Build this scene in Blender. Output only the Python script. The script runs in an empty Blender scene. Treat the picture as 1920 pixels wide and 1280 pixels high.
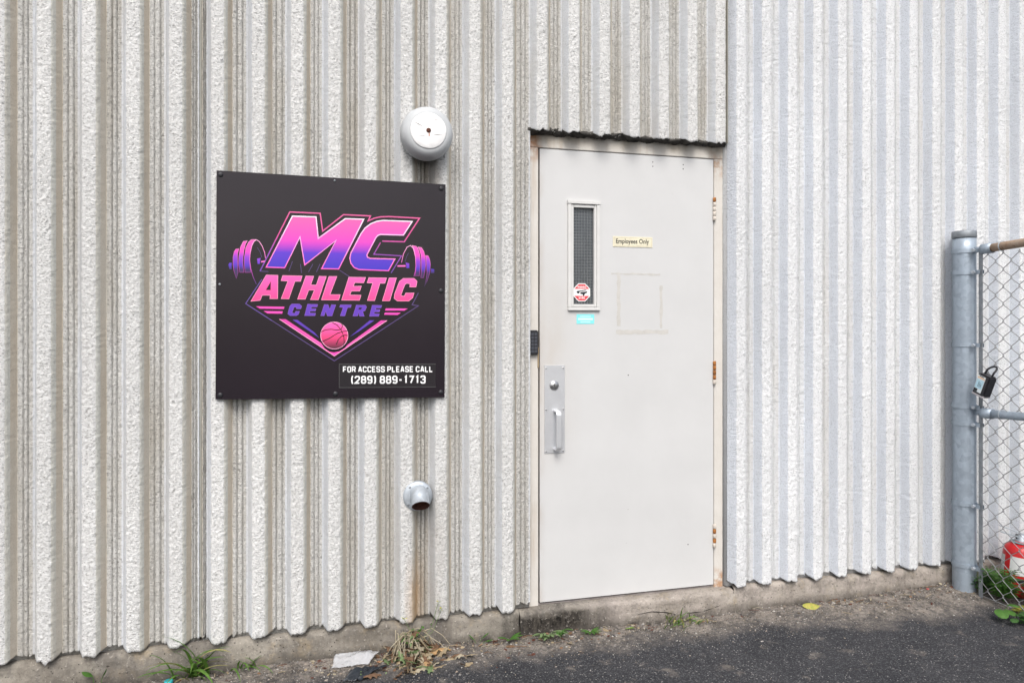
import bpy, bmesh, math, random
import numpy as np
from mathutils import Vector, Matrix
rnd = random.Random(7); npr = np.random.RandomState(11)
scene = bpy.context.scene
COL = scene.collection

# ------------------------------------------------------------------ camera
TH = math.radians(14.8); FPX = 1350.0; DIST = 3.341; HOR = 603.0
CAM = Vector((-DIST*math.sin(TH), -DIST*math.cos(TH), 1.45))
FW = Vector((math.sin(TH), math.cos(TH), 0)); RT = Vector((math.cos(TH), -math.sin(TH), 0)); UP = Vector((0, 0, 1))
cd = bpy.data.cameras.new('camera'); cam = bpy.data.objects.new('camera', cd); COL.objects.link(cam)
cam.location = CAM; cam.rotation_euler = (math.pi/2, 0, -TH)
cd.sensor_width = 36; cd.lens = 36*FPX/1920; cd.shift_y = -(640-HOR)/1920; cd.clip_start = .02; cd.clip_end = 600
scene.camera = cam
# ------------------------------------------------------------------ sky and sun
SUN = Vector((-.16, -.66, .80)).normalized()
w = bpy.data.worlds.new('World'); scene.world = w; w.use_nodes = True
nt = w.node_tree; nt.nodes.clear()
sky = nt.nodes.new('ShaderNodeTexSky'); sky.sky_type = 'NISHITA'; sky.sun_disc = False
sky.sun_elevation = math.asin(SUN.z); sky.sun_rotation = math.atan2(SUN.x, SUN.y)
sky.dust_density = 4.0; sky.air_density = 1.0; sky.ozone_density = 1.0
hs = nt.nodes.new('ShaderNodeHueSaturation'); hs.inputs['Saturation'].default_value = .50
bg = nt.nodes.new('ShaderNodeBackground'); bg.inputs['Strength'].default_value = .15
wo = nt.nodes.new('ShaderNodeOutputWorld')
nt.links.new(sky.outputs[0], hs.inputs['Color']); nt.links.new(hs.outputs[0], bg.inputs[0]); nt.links.new(bg.outputs[0], wo.inputs[0])
sd = bpy.data.lights.new('sun', 'SUN'); sd.energy = 1.3; sd.angle = math.radians(30); sd.color = (1, .975, .94)
so = bpy.data.objects.new('sun', sd); COL.objects.link(so); so.location = (-3, -6, 8)
so.rotation_euler = SUN.to_track_quat('Z', 'Y').to_euler()
vs = scene.view_settings; vs.view_transform = 'Standard'; vs.look = 'None'; vs.gamma = 1; vs.exposure = .58
vs.use_curve_mapping = False

# ------------------------------------------------------------------ pixel helpers
def ray(x, y): return FW + RT*((x-960)/FPX) + UP*((HOR-y)/FPX)
def pw(x, y, yp):                       # pixel -> point on the plane Y = yp
    d = ray(x, y); return CAM + d*((yp-CAM.y)/d.y)
def pg(x, y, z=0.0):                    # pixel -> point on the ground
    d = ray(x, y); return CAM + d*((z-CAM.z)/d.z)

# ------------------------------------------------------------------ node materials
class NM:
    def __init__(s, name):
        s.m = bpy.data.materials.new(name); s.m.use_nodes = True; s.t = s.m.node_tree
        s.b = s.t.nodes['Principled BSDF']; s.pos = None
    def n(s, k, **kw):
        x = s.t.nodes.new('ShaderNode'+k)
        for a, v in kw.items(): setattr(x, a, v)
        return x
    def l(s, a, b): s.t.links.new(a, b)
    def P(s):
        if not s.pos: s.pos = s.n('NewGeometry').outputs['Position']
        return s.pos
    def map(s, sc, src=None):
        v = s.n('VectorMath', operation='MULTIPLY'); s.l(src or s.P(), v.inputs[0]); v.inputs[1].default_value = sc
        return v.outputs[0]
    def noise(s, scale, detail=3, rough=.6, vec=(1, 1, 1), out='Fac', dist=0):
        n = s.n('TexNoise'); s.l(s.map(vec), n.inputs['Vector']); n.inputs['Scale'].default_value = scale
        n.inputs['Detail'].default_value = detail; n.inputs['Roughness'].default_value = rough; n.inputs['Distortion'].default_value = dist
        return n.outputs[out]
    def vor(s, scale, vec=(1, 1, 1), feature='F1', out='Distance'):
        n = s.n('TexVoronoi', feature=feature); s.l(s.map(vec), n.inputs['Vector']); n.inputs['Scale'].default_value = scale
        return n.outputs[out]
    def ramp(s, fac, a, b, lo=0., hi=1.):
        r = s.n('MapRange'); r.clamp = True; s.l(fac, r.inputs[0])
        for i, v in zip((1, 2, 3, 4), (a, b, lo, hi)): r.inputs[i].default_value = v
        return r.outputs[0]
    def math(s, op, a, b=None):
        m = s.n('Math', operation=op)
        for i, v in enumerate((a, b)):
            if v is None: continue
            if isinstance(v, (int, float)): m.inputs[i].default_value = v
            else: s.l(v, m.inputs[i])
        return m.outputs[0]
    def mix(s, fac, a, b, mode='MIX'):
        m = s.n('Mix', data_type='RGBA', blend_type=mode)
        if isinstance(fac, (int, float)): m.inputs[0].default_value = fac
        else: s.l(fac, m.inputs[0])
        for i, v in ((6, a), (7, b)):
            if isinstance(v, tuple): m.inputs[i].default_value = (*v, 1)
            else: s.l(v, m.inputs[i])
        return m.outputs[2]
    def axis(s, k):
        x = s.n('SeparateXYZ'); s.l(s.P(), x.inputs[0]); return x.outputs[k]
    def box(s, x0, x1, z0, z1, fx, fz):          # soft window in world X and Z
        X, Z = s.axis(0), s.axis(2)
        a = s.math('MULTIPLY', s.ramp(X, x0-fx, x0+fx), s.ramp(X, x1-fx, x1+fx, 1, 0))
        b = s.math('MULTIPLY', s.ramp(Z, z0-fz, z0+fz), s.ramp(Z, z1-fz, z1+fz, 1, 0))
        return s.math('MULTIPLY', a, b)
    def bump(s, h, dist, strength=1.0, prev=None):
        b = s.n('Bump'); b.inputs['Distance'].default_value = dist; b.inputs['Strength'].default_value = strength
        s.l(h, b.inputs['Height'])
        if prev: s.l(prev, b.inputs['Normal'])
        return b.outputs[0]
    def done(s, col=None, rough=.8, metal=0, normal=None, spec=.3):
        if col is not None:
            if isinstance(col, tuple): s.b.inputs['Base Color'].default_value = (*col, 1)
            else: s.l(col, s.b.inputs['Base Color'])
        if isinstance(rough, (int, float)): s.b.inputs['Roughness'].default_value = rough
        else: s.l(rough, s.b.inputs['Roughness'])
        s.b.inputs['Metallic'].default_value = metal; s.b.inputs['Specular IOR Level'].default_value = spec
        if normal: s.l(normal, s.b.inputs['Normal'])
        return s.m

def plain(name, col, rough=.6, metal=0, var=.08, scale=30, bump=0, bscale=200, spec=.4):
    k = NM(name); n = k.noise(scale, 4)
    c = k.mix(k.ramp(n, .3, .7), tuple(x*(1-var) for x in col), tuple(min(1, x*(1+var)) for x in col))
    nn = k.bump(k.noise(bscale, 3), bump) if bump else None
    return k.done(c, rough, metal, nn, spec)

def concrete(name, base, pit, amt, stain=None, streak=.35, streak_col=(.30, .27, .22), rough_h=.0035, rust=False, patch=None):
    k = NM(name)
    big = k.noise(2.2, 4, vec=(1, 1, .35)); fine = k.noise(230, 3, .7, vec=(.6, 1, 1))
    c = k.mix(k.ramp(big, .3, .72), tuple(x*.90 for x in base), tuple(min(1, x*1.05) for x in base))
    st = k.noise(26, 4, .6, vec=(1, 1, .035))
    c = k.mix(k.math('MULTIPLY', k.ramp(st, .52, .78), streak), c, streak_col)
    if patch:                                       # slow blotches of another tone
        c = k.mix(k.math('MULTIPLY', k.ramp(k.noise(5, 5, .65, vec=(1, 1, .22)), .46, .66), patch[1]), c, patch[0])
    sp = k.noise(185, 2, .6, vec=(.55, 1, 1)); m = k.ramp(k.noise(9, 3), .3, .7, .5, 1)
    c = k.mix(k.math('MULTIPLY', k.math('MULTIPLY', k.ramp(sp, .55, .635), amt), m), c, pit)
    if rust:
        nz = k.noise(14, 4, vec=(1, 1, .3))
        b = k.box(-.490, -.425, .10, .30, .022, .16)
        c = k.mix(k.math('MULTIPLY', b, k.ramp(nz, .28, .58, .2, .9)), c, (.46, .25, .08))
        b2 = k.box(-.475, -.33, .0, .66, .03, .12)
        c = k.mix(k.math('MULTIPLY', b2, k.ramp(nz, .3, .7, .1, .42)), c, (.24, .185, .12))
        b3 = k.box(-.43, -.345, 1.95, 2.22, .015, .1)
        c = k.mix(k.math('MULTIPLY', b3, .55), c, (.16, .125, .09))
    h = k.math('ADD', fine, k.math('MULTIPLY', k.noise(95, 2), .7))
    return k.done(c, .93, 0, k.bump(h, rough_h), .15)

M = {}
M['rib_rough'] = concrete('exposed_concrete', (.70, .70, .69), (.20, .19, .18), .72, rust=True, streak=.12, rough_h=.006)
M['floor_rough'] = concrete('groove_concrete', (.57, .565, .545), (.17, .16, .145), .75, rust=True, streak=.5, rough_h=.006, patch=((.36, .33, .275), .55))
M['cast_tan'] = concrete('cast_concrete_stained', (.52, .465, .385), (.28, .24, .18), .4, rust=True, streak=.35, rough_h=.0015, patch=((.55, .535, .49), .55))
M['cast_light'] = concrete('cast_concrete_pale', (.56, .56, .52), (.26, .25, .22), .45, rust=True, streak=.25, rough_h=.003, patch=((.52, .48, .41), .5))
M['cast_grey_sky'] = concrete('cast_concrete_sky_tint', (.56, .58, .605), (.26, .255, .25), .45, rust=True, streak=.3, rough_h=.002, patch=((.46, .43, .375), .4))  # left rib slopes: grey stain with bluish sky light mixed into the colour
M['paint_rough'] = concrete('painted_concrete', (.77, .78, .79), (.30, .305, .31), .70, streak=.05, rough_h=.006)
M['paint_cast_sky'] = concrete('painted_cast_sky_tint', (.665, .70, .755), (.32, .335, .36), .62, streak=.12, streak_col=(.50, .46, .40), rough_h=.006)  # same white paint on the slopes, bluer and darker to carry sky light
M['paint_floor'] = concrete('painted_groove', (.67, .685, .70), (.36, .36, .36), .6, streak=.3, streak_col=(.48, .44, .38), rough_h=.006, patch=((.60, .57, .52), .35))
M['dirt_shade'] = plain('dirt_and_shade_black', (.07, .066, .06), .95, 0, .4, 60, .004, 90)  # rib undersides: black dirt and the shade there in one dark colour

def footing_mat():
    k = NM('weathered_footing')
    a = k.noise(4, 6, .65, vec=(1, 1, 1.6)); b = k.noise(11, 5, .7)
    c = k.mix(k.ramp(a, .35, .65), (.31, .285, .245), (.165, .148, .125))
    c = k.mix(k.math('MULTIPLY', k.ramp(b, .55, .72), .55), c, (.40, .31, .19))
    c = k.mix(k.math('MULTIPLY', k.ramp(k.noise(7, 5, .7, vec=(1, 1, .5)), .48, .62), .75), c, (.12, .11, .10))
    pale = k.box(.34, 4.4, -.1, .2, .12, .05)
    c = k.mix(k.math('MULTIPLY', pale, k.ramp(b, .3, .65, .7, .15)), c, (.46, .405, .365))
    wx = k.math('MULTIPLY', k.math('SUBTRACT', k.noise(9, 5, .7, vec=(1, 1, .5)), .5), .30); wz = k.math('MULTIPLY', k.math('SUBTRACT', k.noise(12, 5, .7), .5), .10)
    gX = k.math('ADD', k.axis(0), wx); gZ = k.math('ADD', k.axis(2), wz)
    grime = k.math('MULTIPLY', k.math('MULTIPLY', k.ramp(gX, -.12, .10), k.ramp(gX, .30, .52, 1, 0)), k.ramp(gZ, .085, .115, 1, 0))
    c = k.mix(k.math('MULTIPLY', grime, k.ramp(k.noise(22, 5, .7, vec=(1, 1, .35)), .25, .5, .8, 1)), c, k.mix(k.ramp(k.noise(45, 4, .7, vec=(1, 1, .4)), .4, .68), (.012, .011, .010), (.055, .048, .041)))
    low = k.ramp(k.math('ADD', k.axis(2), k.math('MULTIPLY', k.noise(8, 4), .05)), .035, .085, 1, 0)          # splash-back dirt with an uneven upper edge
    c = k.mix(k.math('MULTIPLY', low, k.ramp(k.noise(15, 5, .7), .3, .55, .3, .95)), c, (.055, .049, .043))
    sp = k.vor(62); c = k.mix(k.math('MULTIPLY', k.ramp(sp, .20, .10), k.ramp(k.noise(26, 2), .46, .56)), c, (.055, .048, .042))
    c = k.mix(k.math('MULTIPLY', k.ramp(k.noise(48, 5, .75), .52, .66), .5), c, (.13, .115, .10))
    c = k.mix(k.math('MULTIPLY', k.ramp(k.noise(70, 3, .7), .60, .70), .5), c, (.52, .48, .43))
    c = k.mix(k.math('MULTIPLY', k.ramp(k.noise(30, 3, .6, vec=(1, 1, .08)), .55, .68), .35), c, (.16, .14, .115))
    h = k.math('ADD', k.noise(70, 4, .7), k.ramp(sp, 0, .15))
    return k.done(c, .92, 0, k.bump(h, .006), .15)
M['footing'] = footing_mat()

def ground_mat():
    k = NM('asphalt')
    g = k.vor(230, out='Color'); gs = k.n('SeparateColor'); k.l(g, gs.inputs[0])
    n = k.noise(3, 5, .65)
    c = k.mix(k.ramp(n, .35, .7), (.020, .021, .025), (.040, .040, .044))
    c = k.mix(k.math('MULTIPLY', k.ramp(gs.outputs[0], .60, .98), .55), c, (.135, .135, .14))
    c = k.mix(k.ramp(gs.outputs[1], .975, .99), c, (.27, .26, .25))
    Y = k.axis(1); X = k.axis(0)
    wob = k.math('MULTIPLY', k.math('SUBTRACT', k.noise(3.2, 5, .6), .5), .42)
    d = k.math('ADD', Y, wob)
    mask = k.ramp(d, -.30, -.13)
    sx = k.ramp(X, 1.1, 2.2, 0, .16); mask = k.math('MAXIMUM', mask, k.ramp(k.math('ADD', d, sx), -.30, -.12))
    pn = k.noise(7, 6, .7); pm = k.math('MULTIPLY', k.ramp(pn, .58, .70), k.ramp(Y, -1.3, -.35, .15, .75))
    mask = k.math('MAXIMUM', k.math('MULTIPLY', mask, k.ramp(k.noise(38, 4, .7), .33, .55, .25, 1)), pm)
    dn = k.noise(90, 3, .7)
    dirt = k.mix(k.ramp(dn, .3, .7), (.13, .113, .097), (.34, .30, .26))
    dirt = k.mix(k.ramp(k.noise(9, 4), .45, .65), dirt, k.mix(k.ramp(dn, .35, .65), (.04, .035, .03), (.17, .15, .13)))
    c = k.mix(mask, c, dirt)
    h = k.math('ADD', gs.outputs[2], k.math('MULTIPLY', k.noise(120, 3, .7), 1.3))
    return k.done(c, .9, 0, k.bump(h, .004, .8), .25)
M['ground'] = ground_mat()

def door_mat():
    k = NM('painted_steel_door')
    n = k.noise(3, 5, .6); c = k.mix(k.ramp(n, .3, .7), (.525, .525, .522), (.565, .565, .562))
    g = k.math('MULTIPLY', k.box(.05, .27, .9, 1.62, .08, .25), k.ramp(k.noise(6, 5, .65, vec=(1, 1, .45)), .35, .7, .1, .55))
    c = k.mix(g, c, (.47, .42, .36))
    e = k.math('MULTIPLY', k.ramp(k.axis(0), .135, .165, 1, 0), k.ramp(k.noise(12, 4, vec=(1, 1, .4)), .4, .65, .05, .5)); c = k.mix(e, c, (.40, .34, .28))
    d = k.math('MULTIPLY', k.ramp(k.noise(34, 4, .7, vec=(1, 1, .6)), .66, .74), .35); c = k.mix(d, c, (.40, .39, .37))
    s = k.math('MULTIPLY', k.ramp(k.vor(12), .035, .02), k.ramp(k.noise(5, 2), .55, .6)); c = k.mix(s, c, (.2, .18, .16))
    return k.done(c, .48, 0, k.bump(k.noise(9, 3), .0015, .5), .35)
M['door'] = door_mat()

def frame_mat():
    k = NM('cream_frame_paint')
    n = k.noise(8, 5, .65); c = k.mix(k.ramp(n, .3, .7), (.55, .52, .475), (.61, .585, .545))
    r = k.math('MULTIPLY', k.box(.05, .135, 2.22, 2.36, .02, .03), k.ramp(k.noise(16, 4), .36, .56)); c = k.mix(r, c, (.30, .11, .035))
    r = k.math('MULTIPLY', k.box(1.03, 1.12, 2.19, 2.29, .015, .04), k.ramp(k.noise(26, 4), .42, .62, 0, .7)); c = k.mix(r, c, (.34, .17, .07))
    t = k.math('MULTIPLY', k.box(-.1, 1.3, 2.285, 2.4, .02, .02), k.ramp(k.noise(5, 5, .7, vec=(1, 1, .5)), .38, .66, .1, .8)); c = k.mix(t, c, (.27, .23, .17))
    st = k.math('MULTIPLY', k.ramp(k.noise(20, 4, vec=(1, 1, .06)), .56, .70), .45); c = k.mix(st, c, (.36, .26, .17))
    r = k.math('MULTIPLY', k.box(1.04, 1.12, .0, .20, .015, .03), k.ramp(k.noise(20, 4), .4, .55, 0, .8)); c = k.mix(r, c, (.36, .17, .06))
    return k.done(c, .6, 0, k.bump(k.noise(60, 3), .001), .3)
M['frame'] = frame_mat()

def galv(name, col, bright=1.0):
    k = NM(name); v = k.vor(42, out='Color'); s = k.n('SeparateColor'); k.l(v, s.inputs[0])
    c = k.mix(s.outputs[0], tuple(x*.9 for x in col), tuple(min(1, x*1.1) for x in col))
    c = k.mix(k.math('MULTIPLY', k.ramp(k.noise(18, 5, .7, vec=(1, 1, .3)), .55, .7), .45), c, tuple(x*1.25 for x in col))
    c = k.mix(k.math('MULTIPLY', k.ramp(k.noise(30, 4), .66, .72), .5), c, tuple(x*.5 for x in col))
    return k.done(c, k.ramp(s.outputs[1], 0, 1, .42, .6), .45, k.bump(k.noise(40, 2), .0008), .5)
M['galv'] = galv('galvanised_steel', (.33, .385, .445))
M['galv_pale'] = galv('pale_galvanised_steel', (.45, .49, .53))
M['wire'] = plain('fence_wire', (.27, .275, .28), .5, .4, .25, 40)
M['wire_dark'] = plain('tension_steel', (.24, .26, .28), .5, .4, .2, 30)
def rusty_rail():
    k = NM('rusted_rail'); n = k.noise(9, 5, .7)
    c = k.mix(k.ramp(n, .35, .6), (.30, .20, .13), (.40, .33, .27)); c = k.mix(k.ramp(k.noise(30, 4), .58, .68), c, (.17, .09, .045))
    return k.done(c, .75, .15, k.bump(k.noise(90, 3), .001), .3)
M['rail_rust'] = rusty_rail()
M['rust'] = plain('rust', (.32, .13, .035), .9, 0, .45, 60, .002, 200)
M['hinge'] = plain('hinge_paint', (.55, .50, .44), .6, 0, .2, 60)
M['black'] = plain('black_plastic', (.022, .022, .026), .42, 0, .2, 30)
M['key'] = plain('keypad_button', (.06, .065, .08), .4, 0, .1, 50)
M['alu'] = plain('brushed_aluminium', (.66, .67, .69), .34, .55, .05, 20)
M['chrome'] = plain('lock_steel', (.5, .5, .5), .28, .9, .05, 30)
M['dark'] = plain('dark_hole', (.012, .01, .009), .95, 0, .3, 60)
M['rubber'] = plain('black_gasket', (.012, .012, .012), .9)
M['lite'] = plain('window_trim_paint', (.60, .595, .58), .5, 0, .05, 20)
M['lamp_grey'] = plain('lamp_housing_paint', (.46, .475, .485), .5, 0, .07, 12)
M['lamp_white'] = plain('flaking_white_paint', (.78, .775, .77), .55, 0, .04, 14, .003, 25)
M['crack'] = plain('paint_crack', (.22, .20, .19), .8)
M['rust_dark'] = plain('dark_rust', (.09, .032, .02), .9, 0, .4, 120)
M['caulk'] = plain('joint_sealant', (.30, .30, .27), .8, 0, .12, 9)
M['interior'] = plain('interior_wall', (.18, .18, .18), .9)
M['roof'] = plain('roof_membrane', (.25, .25, .25), .9)
def glass_mat():
    k = NM('window_glass'); k.b.inputs['Transmission Weight'].default_value = .75; k.b.inputs['IOR'].default_value = 1.5
    d = k.noise(7, 4); return k.done(k.mix(k.ramp(d, .3, .7), (.20, .23, .26), (.27, .30, .33)), .12, 0, None, .6)
M['glass'] = glass_mat()
M['mesh_wire'] = plain('glass_wire', (.34, .35, .35), .5, .3)
def board_mat():
    k = NM('printed_sign_board'); n = k.noise(2, 3)
    return k.done(k.mix(k.ramp(n, .3, .7), (.0135, .0095, .0135), (.017, .012, .017)), .24, 0, k.bump(k.noise(1.5, 2), .004, .3), .33)
M['board'] = board_mat()
def flat(name, col, rough=.45): return plain(name, col, rough, 0, .0, 5)
def grad(name, z0, z1, stops, rough=.42):
    k = NM(name); r = k.n('ValToRGB'); k.l(k.ramp(k.axis(2), z0, z1), r.inputs[0]); e = r.color_ramp.elements
    e[0].position, e[0].color = stops[0][0], (*stops[0][1], 1); e[1].position, e[1].color = stops[-1][0], (*stops[-1][1], 1)
    for p, c in stops[1:-1]: x = e.new(p); x.color = (*c, 1)
    return k.done(r.outputs[0], rough, 0, None, .45)
YS = -.0905                                   # sign face
def zpx(y): return pw(620, y, YS).z
PINK = (.93, .085, .40); HOT = (.88, .03, .42); PURP = (.075, .03, .50); VIO = (.28, .04, .62); PALE = (.95, .50, .75); LOGO_BLACK = (.012, .010, .012)
M['mc'] = grad('print_pink_to_violet', zpx(505), zpx(405), [(0, (.045, .026, .44)), (.3, (.10, .03, .50)), (.47, (.55, .045, .48)), (.62, (.86, .065, .43)), (1, (.88, .11, .36))])
M['mc_edge'] = grad('print_edge', zpx(505), zpx(405), [(0, (.80, .10, .48)), (.5, (.9, .35, .70)), (1, (.95, .82, .90))])
M['outline'] = grad('print_outline', zpx(510), zpx(398), [(0, (.13, .05, .33)), (.35, (.30, .06, .42)), (.6, (.62, .07, .27)), (1, (.66, .10, .28))])
M['ath'] = grad('print_pink', zpx(563), zpx(515), [(0, (.95, .055, .24)), (1, (.95, .11, .44))])
M['ath_edge'] = flat('print_pale_pink', (.95, .38, .58))
M['violet'] = grad('print_violet', zpx(652), zpx(570), [(0, (.07, .03, .33)), (1, (.125, .04, .45))])
M['violet_edge'] = flat('print_lilac', (.30, .13, .62))
M['dimviolet'] = flat('print_dim_violet', (.085, .05, .17))
M['bar'] = flat('print_magenta', (.86, .07, .45))
M['chev'] = grad('print_chevron', zpx(668), zpx(598), [(0, (.90, .05, .42)), (.4, (.85, .10, .40)), (1, (.62, .05, .35))])
M['chev_edge'] = flat('print_rose', (.95, .42, .62))
M['ball'] = grad('print_ball', zpx(654), zpx(603), [(0, (.03, .012, .02)), (.22, (.35, .03, .10)), (.5, (.9, .06, .22)), (1, (.92, .13, .48))])
M['logo_black'] = flat('print_black', LOGO_BLACK)
M['plate'] = grad('print_plate', zpx(528), zpx(450), [(0, (.024, .019, .024)), (.25, (.04, .02, .10)), (.36, (.08, .03, .46)), (.55, (.28, .04, .55)), (.72, (.85, .06, .45)), (1, (.80, .10, .42))])
M['plate_edge'] = grad('print_plate_edge', zpx(530), zpx(450), [(0, (.10, .03, .2)), (.3, (.55, .06, .45)), (.7, (.9, .25, .6)), (1, (.95, .5, .75))])
M['white'] = flat('print_white', (.83, .83, .83))
M['label_black'] = flat('label_film', (.017, .014, .017), .3)

# ------------------------------------------------------------------ object helpers
def tag(o, label=None, cat=None, group=None, kind=None):
    if label: o['label'] = label
    if cat: o['category'] = cat
    if group: o['group'] = group
    if kind: o['kind'] = kind
    return o
def thing(name, loc, label, cat, group=None):
    o = bpy.data.objects.new(name, None); COL.objects.link(o); o.location = loc; o.empty_display_size = .05
    return tag(o, label, cat, group)
def wloc(o):
    v = Vector((0, 0, 0))
    while o: v += o.location; o = o.parent
    return v
def mk(name, V, F, mat, parent=None, smooth=False, idx=None, origin=None):
    """V in world coordinates; the mesh is stored relative to its parent (or to `origin`)."""
    me = bpy.data.meshes.new(name); V = np.asarray(V, dtype=float)
    base = wloc(parent) if parent else Vector(origin or (0, 0, 0))
    V = V - np.array(base)
    if isinstance(F, np.ndarray):
        me.vertices.add(len(V)); me.vertices.foreach_set('co', V.ravel())
        me.loops.add(F.size); me.loops.foreach_set('vertex_index', F.ravel().astype(np.int32))
        me.polygons.add(len(F)); me.polygons.foreach_set('loop_start', np.arange(len(F), dtype=np.int32)*F.shape[1])
        me.update(calc_edges=True)
    else:
        me.from_pydata(V.tolist(), [], F)
    for m in (mat if isinstance(mat, (list, tuple)) else [mat]): me.materials.append(m)
    if idx is not None: me.polygons.foreach_set('material_index', np.asarray(idx, dtype=np.int32))
    if smooth: me.polygons.foreach_set('use_smooth', np.ones(len(me.polygons), dtype=bool))
    me.validate()
    o = bpy.data.objects.new(name, me); COL.objects.link(o)
    if parent: o.parent = parent
    else: o.location = base
    return o
def join(*parts):
    V = []; F = []
    for v, f in parts:
        b = len(V); V += [tuple(p) for p in v]; F += [tuple(i+b for i in q) for q in f]
    return V, F
def box(x0, x1, y0, y1, z0, z1, bev=0):
    if bev <= 0:
        V = [(x, y, z) for z in (z0, z1) for y in (y0, y1) for x in (x0, x1)]
        return V, [(0, 2, 3, 1), (4, 5, 7, 6), (0, 1, 5, 4), (2, 6, 7, 3), (0, 4, 6, 2), (1, 3, 7, 5)]
    bm = bmesh.new(); bmesh.ops.create_cube(bm, size=1)
    for v in bm.verts: v.co = Vector(((x0+x1)/2+v.co.x*(x1-x0), (y0+y1)/2+v.co.y*(y1-y0), (z0+z1)/2+v.co.z*(z1-z0)))
    bmesh.ops.bevel(bm, geom=bm.edges[:], offset=bev, segments=2, affect='EDGES')
    bm.verts.index_update(); V = [tuple(v.co) for v in bm.verts]; F = [tuple(v.index for v in f.verts) for f in bm.faces]; bm.free()
    return V, F
def tube(pts, r, n=10, cap=True, rs=None):
    pts = [Vector(p) for p in pts]; V = []; F = []; up = None
    for i, p in enumerate(pts):
        t = (pts[min(i+1, len(pts)-1)]-pts[max(i-1, 0)]).normalized()
        if up is None:
            up = t.orthogonal().normalized()
        up = (up - t*up.dot(t)).normalized(); b = t.cross(up); q = rs[i] if rs else r
        V += [tuple(p+(up*math.cos(a)+b*math.sin(a))*q) for a in (2*math.pi*j/n for j in range(n))]
    for i in range(len(pts)-1):
        for j in range(n): F.append((i*n+j, i*n+(j+1) % n, (i+1)*n+(j+1) % n, (i+1)*n+j))
    if cap: F.append(tuple(range(n))[::-1]); F.append(tuple((len(pts)-1)*n+j for j in range(n)))
    return V, F
def lathe(prof, c, axis='y', n=32, cap0=True, cap1=True):
    """prof: (radius, distance along axis) pairs; axis 'y' runs towards -Y, 'z' towards +Z."""
    V = []; F = []; c = Vector(c)
    for r, d in prof:
        for j in range(n):
            a = 2*math.pi*j/n
            V.append(tuple(c+(Vector((r*math.cos(a), -d, r*math.sin(a))) if axis == 'y' else Vector((r*math.cos(a), r*math.sin(a), d)))))
    for i in range(len(prof)-1):
        for j in range(n):
            q = (i*n+j, i*n+(j+1) % n, (i+1)*n+(j+1) % n, (i+1)*n+j); F.append(q)
    if cap0: F.append(tuple(range(n))[::-1])
    if cap1: F.append(tuple((len(prof)-1)*n+j for j in range(n)))
    return V, F
def fill2d(splines, name='tmp'):
    """Filled flat shape (outer loops and holes) from 2D loops -> verts2d, faces."""
    cu = bpy.data.curves.new(name, 'CURVE'); cu.dimensions = '2D'; cu.fill_mode = 'BOTH'
    for s in splines:
        sp = cu.splines.new('POLY'); sp.points.add(len(s)-1); sp.use_cyclic_u = True
        for p, q in zip(sp.points, s): p.co = (q[0], q[1], 0, 1)
    o = bpy.data.objects.new(name, cu); me = o.to_mesh()
    V = [(v.co.x, v.co.y) for v in me.vertices]; F = [tuple(p.vertices) for p in me.polygons]
    o.to_mesh_clear(); bpy.data.objects.remove(o); bpy.data.curves.remove(cu)
    return V, F
def text2d(s, bold=0., shear=0., space=1.):
    cu = bpy.data.curves.new('tmp', 'FONT'); cu.body = s; cu.offset = bold; cu.shear = shear; cu.space_character = space; cu.fill_mode = 'FRONT'; cu.resolution_u = 4
    o = bpy.data.objects.new('tmp', cu); me = o.to_mesh()
    V = np.array([(v.co.x, v.co.y) for v in me.vertices]); F = [tuple(p.vertices) for p in me.polygons]
    o.to_mesh_clear(); bpy.data.objects.remove(o); bpy.data.curves.remove(cu)
    V = (V-V.min(0))/(V.max(0)-V.min(0)); return V, F
def smooth_loop(P, it=1):
    for _ in range(it):
        Q = []
        for i in range(len(P)):
            a, b = P[i], P[(i+1) % len(P)]
            Q += [(a[0]*.75+b[0]*.25, a[1]*.75+b[1]*.25), (a[0]*.25+b[0]*.75, a[1]*.25+b[1]*.75)]
        P = Q
    return P

# ================================================================== BUILDING WALL
YF, YB = -.075, -.030                       # rib face, groove floor
WX0, WX1, WTOP = -3.35, 4.35, 4.0
ZB = .146                                   # underside of the ribbed panels
DX0, DX1, DZ1 = .079, 1.098, 2.334          # structural door opening
building = thing('building', (0, 0, 0), 'long building front of vertically ribbed precast concrete, half bare and half painted white', 'building')

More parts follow.
